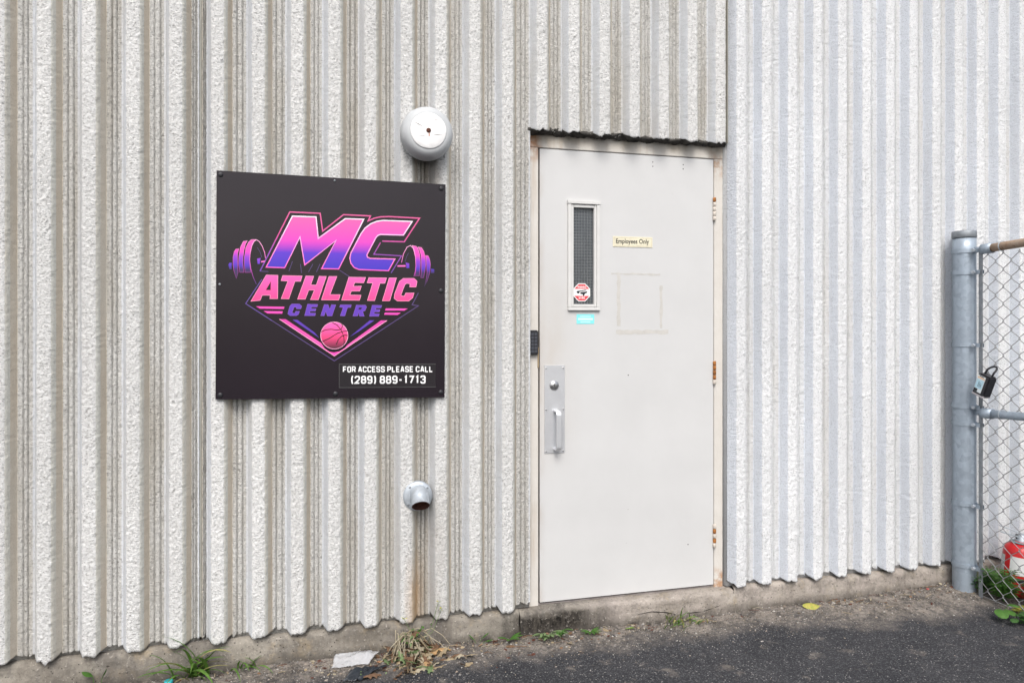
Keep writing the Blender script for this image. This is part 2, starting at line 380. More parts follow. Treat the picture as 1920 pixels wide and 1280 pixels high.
def rows(z0, z1, step=.0062): 
    n = max(2, int((min(z1, 3.45)-z0)/step)); z = np.linspace(z0, min(z1, 3.45), n)
    return np.append(z, z1) if z1 > 3.45 else z
def smoothn(a, k):
    ker = np.ones(k)/k; return np.apply_along_axis(lambda c: np.convolve(c, ker, mode='same'), 0, a)
def seen_step(x): return .0062 if -2.25 < x < 3.05 else .02
def column(S, Y, z, jit_y, jit_s, seg_mat, rag=.006, seed=0, lip=None):
    """vertical extrusion of a cross-section (S,Y) over rows z with rough surfaces; ragged, capped lower end."""
    r = np.random.RandomState(seed); n, m = len(S), len(z)
    jy = np.asarray(jit_y)[None, :]; js = np.asarray(jit_s)[None, :]
    N1 = r.randn(m, n); N2 = smoothn(r.randn(m, n), 5)*2.2
    G = np.zeros((m, n, 3))
    G[..., 0] = np.asarray(S)[None, :]+js*(r.randn(m, n)*.6+smoothn(r.randn(m, n), 5)*.8)
    G[..., 1] = np.asarray(Y)[None, :]+jy*(N1*.85+N2*.30)
    G[..., 2] = z[:, None]
    rg = np.convolve(r.randn(n+4), np.ones(3)/2, mode='same')[2:-2]*rag+(0 if lip is None else np.asarray(lip))
    for q, f in ((0, 1), (1, .7), (2, .35)): G[q, :, 2] += rg*f
    I = np.arange(m*n).reshape(m, n)
    F = np.stack([I[:-1, :-1], I[:-1, 1:], I[1:, 1:], I[1:, :-1]], -1).reshape(-1, 4)
    idx = np.tile(np.asarray(seg_mat), m-1)
    V = G.reshape(-1, 3)
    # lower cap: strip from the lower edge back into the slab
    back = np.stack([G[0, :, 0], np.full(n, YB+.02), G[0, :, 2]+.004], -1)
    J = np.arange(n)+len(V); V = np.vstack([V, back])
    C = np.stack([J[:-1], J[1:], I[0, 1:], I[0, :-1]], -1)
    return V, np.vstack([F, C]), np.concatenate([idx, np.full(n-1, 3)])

FW_ = .058; RUN = .0185
def make_rib(s0, z0, z1, mats, parent, seed, fw=FW_):
    e = RUN; s1 = s0+fw; NF = 8
    S = [s0-e-.004, s0-e, s0-e*.66, s0-e*.30, s0+.001, s0+.0055] + list(np.linspace(s0+.012, s1-.014, NF)) + [s1-.007, s1-.0005, s1+e*.30, s1+e*.66, s1+e, s1+e+.004]
    d = YF-YB
    Y = [YB+.006, YB, YB+d*.34, YB+d*.64, YB+d*.90, YB+d*.985] + [YF-.001]*NF + [YB+d*.975, YB+d*.86, YB+d*.60, YB+d*.34, YB, YB+.006]
    k = len(S); jy = [0, .0005, .0008, .0009, .0012, .0014]+[.00165]*NF+[.0014, .0013, .0010, .0009, .0005, 0]
    js = [0, .0006, .0006, .0006, .0014, .001]+[.0008]*NF+[.001, .0014, .0006, .0006, .0006, 0]
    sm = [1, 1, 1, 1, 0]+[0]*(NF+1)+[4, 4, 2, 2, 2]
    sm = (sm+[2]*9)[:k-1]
    lip = np.interp(Y, [YF, YB], [-.010, .006])
    V, F, ix = column(S, Y, rows(z0, z1, seen_step(s0)), jy, js, sm, .0045, seed, lip)
    return mk('rib', V, F, mats, parent, True, ix)
def groove(a, b, z0, z1, seed, style=0):
    """groove floor between two ribs, struck into three rough strips with open lines between them"""
    wv = b-a; r = random.Random(seed); u = [0, .03]; t1 = .34+r.uniform(-.05, .05); t2 = .66+r.uniform(-.05, .05); lw = .0024/wv
    S = [a-.001, a+.002]; Y = [YB+.001, YB]; jy = [0, .0005]; sm = [2]
    cuts = [t1, t2] if style == 0 else [t1]
    prev = .05
    offs = [r.uniform(-.004, .002) for _ in range(4)]
    for ci, t in enumerate(cuts+[.95]):
        for q in np.linspace(prev+.02, t-lw*1.4, 4):
            S.append(a+q*wv); Y.append(YB+offs[ci]); jy.append(.0015); sm.append(0)
        if t < .95:
            S.append(a+t*wv); Y.append(YB+.0115); jy.append(.0004); sm.append(0)
            prev = t+lw*1.4-.02
    S += [b-.002, b+.001]; Y += [YB, YB+.001]; jy += [.0005, 0]; sm += [1, 1]
    k = len(S); sm = (sm+[1]*k)[:k-1]
    return column(S, Y, rows(z0, z1, seen_step(a)), jy, [.0005 if style == 0 else .0008]*k, sm, .004, seed)

lefts = [-1.920, -1.764, -1.607, -1.450, -1.292, -1.134, -.979, -.828, -.677, -.522, -.370, -.217, -.066, .097, .252, .405, .558, .710, .862, 1.014]
lefts = [-1.920-.1566*k for k in range(9, 0, -1)] + lefts
JOINT = -1.337                                # sealant joint between the two bare panels
MB = [M['rib_rough'], M['cast_grey_sky'], M['cast_tan'], M['dirt_shade'], M['cast_light']]
MBF = [M['floor_rough'], M['cast_grey_sky'], M['cast_tan'], M['dirt_shade']]
def panel(name, x0, x1, rib_list, mats, fmats, style, slabs, label=None):
    parts = []
    edges = [x0] + [v for s in rib_list for v in (s-RUN, s+FW_+RUN)] + [x1]
    V = []; F = []; IX = []; n0 = 0
    for i in range(0, len(edges), 2):
        a, b = edges[i], edges[i+1]
        if b-a < .008: continue
        z0 = DZ1+.004 if (a > DX0-.01 and b < DX1+.012) else ZB
        v, f, ix = groove(a, b, z0, WTOP, 500+int(a*1000) % 9973, style)
        V.append(v); F.append(f+n0); IX.append(ix); n0 += len(v)
    for sl in slabs:
        v, f = box(*sl); V.append(np.array(v)); F.append(np.array(f)+n0); IX.append(np.zeros(6, dtype=int)); n0 += 8
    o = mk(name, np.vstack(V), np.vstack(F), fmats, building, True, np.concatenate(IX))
    if label: o['label'] = label
    for s in rib_list:
        z0 = DZ1+.002 if (s > DX0-.02 and s < DX1-.05) else ZB
        make_rib(s, z0, WTOP, mats, o, 100+int(s*1000) % 9973)
    return o
yb2, yb3 = YB+.0125, YB+.19
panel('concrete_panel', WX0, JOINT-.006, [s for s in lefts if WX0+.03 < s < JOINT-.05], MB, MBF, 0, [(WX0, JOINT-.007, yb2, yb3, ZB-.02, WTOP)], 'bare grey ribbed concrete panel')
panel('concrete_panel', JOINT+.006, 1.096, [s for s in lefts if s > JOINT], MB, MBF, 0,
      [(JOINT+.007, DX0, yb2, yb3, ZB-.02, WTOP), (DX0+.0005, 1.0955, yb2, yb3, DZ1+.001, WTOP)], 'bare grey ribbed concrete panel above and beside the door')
rights = [1.125] + [1.320+.1487*k for k in range(0, 20)]
rights = [s for s in rights if s < WX1-.1]
MP = [M['paint_rough'], M['paint_cast_sky'], M['paint_floor'], M['dirt_shade'], M['paint_rough']]; MPF = [M['paint_floor'], M['paint_cast_sky'], M['paint_cast_sky'], M['dirt_shade']]
rights = [1.1285] + [1.2725+.1487*k for k in range(0, 20) if 1.2725+.1487*k < WX1-.1]
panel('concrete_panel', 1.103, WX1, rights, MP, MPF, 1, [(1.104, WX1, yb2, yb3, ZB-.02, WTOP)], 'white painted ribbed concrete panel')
mk('joint_sealant', *box(JOINT-.0055, JOINT+.0055, YB+.003, YB+.02, ZB+.002, WTOP-.01, .003), M['caulk'], building)
mk('joint_sealant', *box(1.0965, 1.1025, YB-.012, YB+.02, DZ1+.002, WTOP-.01, .002), M['caulk'], building)

# footing with a rough face and worn upper edge
def footing(x0, x1, top, yf, seed, name, label=None):
    r = np.random.RandomState(seed); nx = int((x1-x0)/.014)+1; xs = np.linspace(x0, x1, nx)
    prof = [(yf+.16, top), (yf+.05, top+.002), (yf+.016, top), (yf+.006, top-.005), (yf, top-.016)] + [(yf-.0015*q, top-.016-q*(top+.05)/9) for q in range(1, 10)]
    n = len(prof); G = np.zeros((nx, n, 3)); G[..., 0] = xs[:, None]
    G[..., 1] = [p[0] for p in prof]; G[..., 2] = [p[1] for p in prof]
    w_ = smoothn(r.randn(nx, n), 15)*.006; chip = smoothn(r.randn(nx, n), 3)*.004
    G[..., 1] += w_+chip; G[:, :4, 2] += (smoothn(r.randn(nx, 1), 21)*.010)
    I = np.arange(nx*n).reshape(nx, n); F = np.stack([I[:-1, :-1], I[:-1, 1:], I[1:, 1:], I[1:, :-1]], -1).reshape(-1, 4)
    o = mk(name, G.reshape(-1, 3), F, M['footing'], building, True)
    if label: o['label'] = label
    return o
footing(WX0, .02, .128, -.052, 1, 'footing')
footing(.0225, 1.125, .120, -.060, 2, 'door_sill', 'pale concrete door sill blackened at its left end')
footing(1.1275, WX1, .128, -.052, 3, 'footing')
# the rest of the shell keeps the inside dark
for nm, b in (('side_wall', (WX0, WX0+.2, YB+.195, 5, -.05, WTOP-.01)), ('side_wall', (WX1-.2, WX1, YB+.195, 5, -.05, WTOP-.01)), ('rear_wall', (WX0, WX1, 5.005, 5.2, -.05, WTOP-.01)),
              ('roof', (WX0-.02, WX1+.02, YB-.06, 5.25, WTOP+.003, WTOP+.2)), ('interior_floor', (WX0+.21, WX1-.21, .17, 4.99, -.05, .12))):
    mk(nm, *box(*b), M['roof'] if nm == 'roof' else M['interior'], building)

# door frame
fr = thing('door_frame', (.6, 0, .12), 'cream steel door frame with rusty corners around the pale grey door', 'door frame')
LX0, LX1, LZ0, LZ1 = .1352, 1.0430, .1355, 2.2610
mk('jamb', *join(box(.0795, .1275, .001, .15, .119, 2.2655, .002), box(.1276, .150, .055, .15, .119, 2.245)), M['frame'], fr)
mk('jamb', *join(box(1.0475, 1.0965, .001, .15, .119, 2.2655, .002), box(1.025, 1.0474, .055, .15, .119, 2.245)), M['frame'], fr)
mk('header', *join(box(.0795, 1.0965, .0005, .15, 2.266, 2.331, .002), box(.1276, 1.0474, .055, .15, 2.245, 2.2659)), M['frame'], fr)
for b in ((.1277, .1335, .049, .0545, .12, 2.264), (1.0438, 1.0473, .049, .0545, .12, 2.264), (.134, 1.0435, .049, .0545, 2.2595, 2.2658)):
    mk('gasket', *box(*b), M['rubber'], fr)
mk('threshold', *box(.128, 1.047, .012, .15, .110, .1265), plain('worn_threshold', (.30, .27, .26), .7, .1, .25, 20), fr)
# broken mortar bed between header and upper panel; dark colour holds dirt and shade
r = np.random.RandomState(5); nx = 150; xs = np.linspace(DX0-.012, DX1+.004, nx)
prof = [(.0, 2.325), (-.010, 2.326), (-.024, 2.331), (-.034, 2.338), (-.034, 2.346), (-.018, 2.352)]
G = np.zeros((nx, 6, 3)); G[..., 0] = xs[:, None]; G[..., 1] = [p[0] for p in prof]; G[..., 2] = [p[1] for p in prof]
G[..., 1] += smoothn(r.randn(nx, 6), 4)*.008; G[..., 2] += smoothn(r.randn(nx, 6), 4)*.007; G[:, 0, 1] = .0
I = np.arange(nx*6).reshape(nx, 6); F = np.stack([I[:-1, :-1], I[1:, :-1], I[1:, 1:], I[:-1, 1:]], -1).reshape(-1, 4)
mk('mortar_bed', G.reshape(-1, 3), F, M['dirt_shade'], building, True)

# ================================================================== GROUND
def grid_axis(a, b, fine, lo, hi):
    left = [a]; 
    core = list(np.arange(lo, hi+1e-6, fine)); pre = []; st = fine; x = lo
    while x > a: st *= 1.35; x -= st; pre.append(max(x, a))
    post = []; st = fine; x = hi
    while x < b: st *= 1.35; x += st; post.append(min(x, b))
    return np.array(pre[::-1]+core+post)
gx = grid_axis(-160, 160, .022, -2.4, 3.3); gy = grid_axis(-200, 90, .018, -1.6, -.02)
XX, YY = np.meshgrid(gx, gy, indexing='ij')
r = np.random.RandomState(3)
Nz = smoothn(smoothn(r.randn(*XX.shape), 9).T, 9).T*.03
near = np.clip((YY+.34)/.26, 0, 1)*((YY < .1) & (abs(XX) < 6))
ZZ = near*.012+Nz*(.35+near*.9)*((abs(XX) < 6) & (YY > -3))+r.randn(*XX.shape)*.0012*near
ZZ += .03*np.exp(-(((XX-2.5)/.45)**2+((YY+.12)/.22)**2))
ZZ[(YY > .02)] = -.02
def gz(x, y):
    i = min(max(np.searchsorted(gx, x), 1), len(gx)-1); j = min(max(np.searchsorted(gy, y), 1), len(gy)-1)
    return float(ZZ[i-1:i+1, j-1:j+1].mean())
I = np.arange(XX.size).reshape(XX.shape)
F = np.stack([I[:-1, :-1], I[1:, :-1], I[1:, 1:], I[:-1, 1:]], -1).reshape(-1, 4)
g = mk('asphalt_ground', np.stack([XX, YY, ZZ], -1).reshape(-1, 3), F, M['ground'], None, True)
tag(g, 'dark grey speckled asphalt with sandy dirt along the wall', 'ground', kind='structure')
def gp(x, y):
    p = pg(x, y); p = pg(x, y, gz(p.x, p.y)); return p

# loose grit
stone_base = [(1, 0, 0), (0, 1, 0), (-1, 0, 0), (0, -1, 0), (0, 0, 1), (0, 0, -1)]
stone_f = [(0, 1, 4), (1, 2, 4), (2, 3, 4), (3, 0, 4), (1, 0, 5), (2, 1, 5), (3, 2, 5), (0, 3, 5)]
def stones(name, N, fn, mats, label):
    V = []; F = []; IX = []
    for _ in range(N):
        x, y, s = fn(); z = gz(x, y); a = rnd.uniform(0, 6.28); b = len(V); mi = rnd.randrange(len(mats)); sc = (s*rnd.uniform(.7, 1.3), s*rnd.uniform(.7, 1.3), s*rnd.uniform(.4, .9))
        for p in stone_base:
            q = [p[i]*sc[i]*rnd.uniform(.8, 1.2) for i in range(3)]
            V.append((x+q[0]*math.cos(a)-q[1]*math.sin(a), y+q[0]*math.sin(a)+q[1]*math.cos(a), z+s*.2+q[2]))
        F += [tuple(i+b for i in f) for f in stone_f]; IX += [mi]*8
    o = mk(name, V, F, mats, None, False, IX); return tag(o, label, 'grit', kind='stuff')
sm = [plain('grit_sand', (.30, .26, .22), .9), plain('grit_grey', (.20, .19, .18), .9), plain('grit_dark', (.06, .055, .05), .9), plain('grit_pale', (.40, .38, .35), .9), plain('grit_brown', (.10, .08, .06), .9), plain('grit_tan', (.24, .20, .16), .9)]
def strip():
    return rnd.uniform(-2.2, 3.2), -.055-abs(rnd.gauss(0, .13)), min(.007, .0014*math.exp(rnd.gauss(.35, .5)))
stones('loose_grit', 9000, strip, sm, 'loose sandy grit gathered along the foot of the wall')
def spread():
    return rnd.uniform(-1.8, 3.0), rnd.uniform(-1.25, -.2), min(.005, .0011*math.exp(rnd.gauss(.1, .5)))
stones('scattered_grit', 1100, spread, sm, 'pale crumbs scattered over the open asphalt')

# ================================================================== DOOR
door = thing('steel_door', (.6, 0, .1325), 'pale grey steel door with a narrow wired glass window', 'door')
wA, wB = pw(1065, 376, -.008), pw(1125, 586, -.008); gA, gB = pw(1076, 389, .0), pw(1113, 576, .0)
wx0, wx1, wz0, wz1 = wA.x, wB.x, pw(1065, 582, -.008).z, pw(1065, 375, -.008).z
gx0, gx1 = wx0+.029, wx1-.029; gz0, gz1 = wz0+.03, wz1-.033
hx0, hx1, hz0, hz1 = gx0-.006, gx1+.006, gz0-.006, gz1+.006
mk('door_leaf', *join(box(LX0, hx0, 0, .045, LZ0, LZ1, .0015), box(hx1, LX1, 0, .045, LZ0, LZ1, .0015)), M['door'], door)
lf = mk('door_leaf', *join(box(hx0-.0005, hx1+.0005, .0003, .0447, LZ0+.001, hz0), box(hx0-.0005, hx1+.0005, .0003, .0447, hz1, LZ1-.001)), M['door'], door)
# one leaf mesh: merge the two meshes made above
lo = [c for c in door.children if c.name.startswith('door_leaf')]
def full_leaf():
    xs = [LX0, hx0, hx1, LX1]; zs = [LZ0, hz0, hz1, LZ1]; V = []; F = []
    for y in (0, .045):
        for z in zs:
            for x in xs: V.append((x, y, z))
    q = lambda i, j, k: k*16+j*4+i
    for j in range(3):
        for i in range(3):
            if i == 1 and j == 1: continue
            F.append((q(i, j, 0), q(i+1, j, 0), q(i+1, j+1, 0), q(i, j+1, 0))); F.append((q(i, j, 1), q(i, j+1, 1), q(i+1, j+1, 1), q(i+1, j, 1)))
    for a, b in (((0, 0), (1, 0)), ((1, 0), (2, 0)), ((2, 0), (3, 0)), ((3, 0), (3, 1)), ((3, 1), (3, 2)), ((3, 2), (3, 3)), ((3, 3), (2, 3)), ((2, 3), (1, 3)), ((1, 3), (0, 3)), ((0, 3), (0, 2)), ((0, 2), (0, 1)), ((0, 1), (0, 0)),
                 ((2, 1), (1, 1)), ((2, 2), (2, 1)), ((1, 2), (2, 2)), ((1, 1), (1, 2))):
        F.append((q(*b, 0), q(*a, 0), q(*a, 1), q(*b, 1)))
    return V, F
for c in lo:
    bpy.data.objects.remove(c)
mk('door_leaf', *full_leaf(), M['door'], door)
win = mk('window', *join(box(wx0, wx0+.017, -.012, .0, wz0+.016, wz1-.017, .002), box(wx1-.017, wx1, -.012, .0, wz0+.016, wz1-.017, .002),
                         box(wx0-.002, wx1+.002, -.014, .0, wz1-.017, wz1, .002), box(wx0, wx1, -.013, .0, wz0, wz0+.0165, .002)), M['lite'], door)
mk('glazing_bead', *join(box(wx0+.0172, gx0, -.007, .012, gz0-.012, gz1+.014, .002), box(gx1, wx1-.0172, -.007, .012, gz0-.012, gz1+.014, .002),
                         box(gx0, gx1, -.0065, .012, gz1, gz1+.0138, .002), box(gx0, gx1, -.0065, .012, gz0-.0118, gz0, .002)), M['lite'], win)
mk('glass_pane', *box(gx0-.004, gx1+.004, .0125, .018, gz0-.004, gz1+.004), M['glass'], win)
bars = []
x = gx0+.004
while x < gx1: bars.append(box(x, x+.0007, .0104, .0112, gz0, gz1)); x += .0142
z = gz0+.004
while z < gz1: bars.append(box(gx0, gx1, .0094, .0102, z, z+.0007)); z += .0142
mk('glass_wire', *join(*bars), M['mesh_wire'], win)

# pull plate with lock cylinder
pA, pB = pw(1021, 684, -.003), pw(1059, 849, -.003); pz0, pz1 = pw(1040, 849, -.003).z, pw(1040, 684.5, -.003).z
pl = mk('pull_plate', *box(pA.x, pB.x, -.0035, .0, pz0, pz1, .001), M['alu'], door)
for sx in (pA.x+.008, pB.x-.008):
    for sz in (pz1-.013, pw(1040, 767, 0).z, pz0+.010):
        mk('screw', *lathe([(.0045, 0), (.0045, .001), (.002, .002)], (sx, -.0034, sz), 'y', 10), M['chrome'], pl)
c = pw(1039, 722, -.004)
lk = mk('lock_cylinder', *lathe([(.0225, 0), (.0225, .004), (.019, .007), (.017, .0065), (.016, .009), (.006, .0092)], (c.x, -.0036, c.z), 'y', 28), M['chrome'], pl, True)
mk('keyhole', *box(c.x-.0012, c.x+.0012, -.0145, -.012, c.z-.006, c.z+.004), M['dark'], lk)
ht, hb = pw(1038, 768, -.01), pw(1038, 844, -.01); hxm = ht.x+.012
def flatbar(path, wx, t):                    # flat bar of width wx (along X) following a path in the Y/Z plane
    V = []; F = []
    for i, p in enumerate(path):
        a = path[max(i-1, 0)]; b = path[min(i+1, len(path)-1)]; d = Vector((0, b[1]-a[1], b[2]-a[2])).normalized(); nn = Vector((0, -d.z, d.y))
        for sx, st in ((-1, -1), (1, -1), (1, 1), (-1, 1)): V.append((p[0]+sx*wx/2, p[1]+nn.y*st*t/2, p[2]+nn.z*st*t/2))
    for i in range(len(path)-1):
        for j in range(4): F.append((i*4+j, i*4+(j+1) % 4, i*4+4+(j+1) % 4, i*4+4+j))
    F += [(3, 2, 1, 0), tuple(len(path)*4-4+j for j in range(4))]
    return V, F
zt, zb = ht.z, hb.z; R_ = .016; path = [(hxm, -.003, zt-.006)]
path += [(hxm, -.052+R_-R_*math.sin(a), zt-.006-R_+R_*math.cos(a)) for a in np.linspace(0, math.pi/2, 6)]
path += [(hxm, -.052+R_-R_*math.cos(a), zb+.006+R_-R_*math.sin(a)) for a in np.linspace(0, math.pi/2, 6)] + [(hxm, -.003, zb+.006)]
hd = mk('pull_handle', *flatbar(path, .024, .009), M['alu'], pl)
bv = hd.modifiers.new('bevel', 'BEVEL'); bv.width = .002; bv.segments = 2
# hinges
for yc in (392.5, 698, 1003):
    zc = pw(1340, yc, 0).z; hg = mk('hinge', *join(box(1.0395, 1.0455, -.0035, .002, zc-.056, zc+.056), box(1.0460, 1.0525, -.0030, .004, zc-.056, zc+.056)), M['hinge'], door)
    for k in range(5):
        rusty = (yc > 600 and k in (1, 3)) or (yc < 600 and k == 4) or (650 < yc < 750 and k in (1, 2, 4))
        z0 = zc-.058+k*.0234
        mk('knuckle', *lathe([(.006, 0), (.0078, .0015), (.0078, .020), (.006, .0218)], (1.0458, -.0075, z0), 'z', 14), M['rust'] if rusty else M['hinge'], hg, True)
# tape residue and small holes
tp = plain('old_tape', (.505, .49, .46), .7, 0, .10, 25)
for a in ((1146, 511, 1238, 516), (1157, 516, 1163, 611), (1237, 535, 1242, 615), (1155, 619, 1253, 626)):
    A, B = pw(a[0], a[1], 0), pw(a[2], a[3], 0)
    n = 14; V = []; F = []; horiz = (a[2]-a[0]) > (a[3]-a[1])
    for i in range(n+1):
        t = i/n
        for sgn in (0, 1):
            j = rnd.uniform(-.0035, .0035)
            V.append((A.x+(B.x-A.x)*t, -.0005, A.z+(B.z-A.z)*sgn+j) if horiz else (A.x+(B.x-A.x)*sgn+j, -.0005, A.z+(B.z-A.z)*t))
    F = [(2*i, 2*i+2, 2*i+3, 2*i+1) if horiz else (2*i, 2*i+1, 2*i+3, 2*i+2) for i in range(n)]
    mk('tape_residue', V, F, tp, door)
for x, y in ((1224, 304), (1224, 312), (1281, 309), (1281, 317), (1178, 703), (1290, 1020)):
    c = pw(x, y, 0); mk('screw_hole', *lathe([(.003, 0), (.002, .0005)], (c.x, -.0001, c.z), 'y', 8), M['dark'], door)

# Employees Only plate
def px_quad(c):                               # four pixel corners TL TR BR BL -> bilinear map on plane y
    def f(u, v, yp):
        x = (c[0][0]*(1-u)+c[1][0]*u)*v+(c[3][0]*(1-u)+c[2][0]*u)*(1-v); y = (c[0][1]*(1-u)+c[1][1]*u)*v+(c[3][1]*(1-u)+c[2][1]*u)*(1-v)
        return pw(x, y, yp)
    return f
def text_on(name, s, quad, yp, mat, parent, bold=0., shear=0.):
    V, F = text2d(s, bold, shear); f = px_quad(quad); return mk(name, [tuple(f(u, v, yp)) for u, v in V], F, mat, parent)
a, b = pw(1149, 444, 0), pw(1223, 463, 0)
es = thing('door_plate', ((a.x+b.x)/2, 0, b.z), 'small cream plate lettered Employees Only on the grey door', 'sign')
bz, az = pw(1186, 463.5, 0).z, pw(1186, 444, 0).z
mk('plate', *box(a.x, b.x, -.0025, .0003, bz, az, .0006), plain('cream_plastic', (.70, .655, .50), .5), es)
mk('border', *join(box(a.x+.004, b.x-.004, -.0029, -.0024, az-.0065, az-.0055), box(a.x+.004, b.x-.004, -.0029, -.0024, bz+.0055, bz+.0065), box(b.x-.0055, b.x-.0045, -.0029, -.0024, bz+.007, az-.007), box(a.x+.0045, a.x+.0055, -.0029, -.0024, bz+.007, az-.007)), plain('tan_line', (.45, .40, .28), .6), es)
text_on('lettering', 'Employees Only', [(1155, 447.2), (1217, 448.5), (1217, 460), (1155, 459)], -.0034, flat('ink', (.03, .03, .03)), es, .012)
# camera warning sticker on the window
ct = pw(1092, 548, 0); cs = thing('warning_sticker', (ct.x, 0, ct.z), 'red and white octagonal camera warning sticker on the door window', 'sticker')
yS = -.0009+.0105
def octagon(r, y, x0=0): return [(ct.x+r*math.cos(a+math.pi/8), ct.z+r*1.02*math.sin(a+math.pi/8)) for a in (k*math.pi/4 for k in range(8))]
def flat_poly(name, P, y, mat, parent):
    V, F = fill2d([P]); return mk(name, [(u, y, v) for u, v in V], F, mat, parent)
RO = .0455
cs_off = .0012
def slab_poly(name, P, y0, y1, mat, parent):
    n = len(P); V = [(p[0], y0, p[1]) for p in P]+[(p[0], y1, p[1]) for p in P]
    F = [tuple(range(n)), tuple(range(n, 2*n))[::-1]]+[(i, i+n, (i+1) % n+n, (i+1) % n) for i in range(n)]
    return mk(name, V, F, mat, parent)
yS = .0080
slab_poly('sticker_base', octagon(RO, 0), yS, yS+.0013, M['white'], cs)
red = flat('sticker_red', (.62, .06, .075)); O2 = octagon(RO*.91, 0)
def clip_z(P, zc, above):
    out = []
    for i in range(len(P)):
        p, q = P[i], P[(i+1) % len(P)]; ip, iq = (p[1] > zc) == above, (q[1] > zc) == above
        if ip: out.append(p)
        if ip != iq: t = (zc-p[1])/(q[1]-p[1]); out.append((p[0]+(q[0]-p[0])*t, zc))
    return out
flat_poly('red_band', clip_z(O2, ct.z+.0165, True), yS-.0004, red, cs); flat_poly('red_band', clip_z(O2, ct.z-.0165, False), yS-.0004, red, cs)
def zt_text(name, s, cx, cz, w_, h_, y, mat, par, bold=.02):
    V, F = text2d(s, bold); return mk(name, [(cx+(u-.5)*w_, y, cz+(v-.5)*h_) for u, v in V], F, mat, par)
zt_text('lettering', 'WARNING', ct.x, ct.z+.0255, .045, .0115, yS-.0008, M['white'], cs); zt_text('lettering', '24 HRS.', ct.x, ct.z-.026, .033, .0115, yS-.0008, M['white'], cs)
cz = lambda pts: [(ct.x+(u-410)/896*70/399, ct.z-(v-365)/1280*100/399) for u, v in pts]
ink = flat('sticker_ink', (.02, .025, .03))
flat_poly('camera_symbol', cz([(270, 355), (300, 330), (520, 298), (535, 315), (350, 350), (345, 385), (320, 395), (290, 380)]), yS-.0006, ink, cs)
flat_poly('camera_symbol', cz([(370, 362), (548, 338), (550, 368), (490, 395), (468, 445), (440, 445), (430, 410), (370, 400)]), yS-.0006, ink, cs)
# cyan sticker
a, b = pw(1081, 589, 0), pw(1114, 607, 0); cy = thing('cyan_sticker', ((a.x+b.x)/2, 0, b.z), 'pale cyan rectangular sticker just below the door window', 'sticker')
mk('sticker_base', *box(a.x, b.x, -.001, .0002, b.z, a.z), flat('sticker_cyan', (.22, .72, .74)), cy)
for f, hh, w_ in ((.78, .004, .055), (.50, .010, .075), (.2, .004, .05)):
    m = (a.x+b.x)/2; zz = b.z+(a.z-b.z)*f; mk('white_line', *box(m-w_/2, m+w_/2, -.0014, -.0009, zz-hh/2, zz+hh/2), flat('sticker_pale', (.62, .85, .86)), cy)
# keypad
a, b = pw(993.5, 619, -.02), pw(1009.5, 665, -.02); kp = thing('door_keypad', ((a.x+b.x)/2, 0, b.z), 'small black keypad mounted on the door jamb', 'keypad')
mk('case', *box(a.x, b.x, -.021, .0015, b.z, a.z, .004), M['black'], kp)
for i in range(2):
    for j in range(6):
        cx = a.x+(b.x-a.x)*(.3+.4*i); c_z = a.z-.018-j*(a.z-b.z-.034)/5
        mk('button', *box(cx-.0062, cx+.0062, -.0235, -.0205, c_z-.0055, c_z+.0055, .001), M['key'], kp)
mk('latch_strike', *box(.1235, .1300, -.002, .03, 1.235, 1.33), plain('worn_brass', (.35, .27, .17), .6, .4), fr)

# ================================================================== SIGN BOARD
tl, tr, br, bl = [pw(x, y, YS) for x, y in ((406, 319.5), (835.5, 346), (833.5, 744.5), (404, 748.5))]
sign = thing('gym_sign', ((bl.x+br.x)/2, YS, (bl.z+br.z)/2), 'square black sign board with a pink and purple athletic centre logo', 'sign')
mk('board', [tuple(p+Vector((0, dy, 0))) for dy in (0, .0065) for p in (tl, tr, br, bl)],
   [(3, 2, 1, 0), (4, 5, 6, 7), (0, 1, 5, 4), (1, 2, 6, 5), (2, 3, 7, 6), (3, 0, 4, 7)], M['board'], sign)
mk('mounting_rail', *box(-1.24, -.36, YS+.0067, YF+.004, 1.86, 1.90), M['galv'], sign)
mk('mounting_rail', *box(-1.24, -.36, YS+.0067, YF+.004, 1.26, 1.30), M['galv'], sign)
for x, y, big in ((413.5, 327.5, 1), (827.5, 353.5, 1), (413, 740.5, 1), (826.5, 735, 1), (629, 738, 1), (827, 545, 1), (627.5, 339, 0), (412, 533, 0)):
    c = pw(x, y, YS); q = .0105 if big else .005
    mk('screw', *lathe([(q, 0), (q, .002), (q*.8, .0045), (q*.35, .0055)], (c.x, YS+.0004, c.z), 'y', 14), M['black'] if big else M['wire_dark'], sign, True)
def zpt(reg, sc): return lambda p: (reg[0]+p[0]/sc, reg[1]+p[1]/sc)
Z1 = zpt((480, 380), 6); Z2 = zpt((450, 500), 5.4857); Z3 = zpt((450, 560), 5.4857); Z4 = zpt((415, 430), 10.667); Z5 = zpt((735, 440), 10.667)
layer = [0]
def logo(name, loops, Z, mat, lay, parent=None, grow=0):
    L = [[Z(p) for p in lp] for lp in loops]
    V, F = fill2d([[(x, -y) for x, y in lp] for lp in L])
    return mk(name, [tuple(pw(x, -y, YS-.0005*lay)) for x, y in V], F, mat, parent or sign)
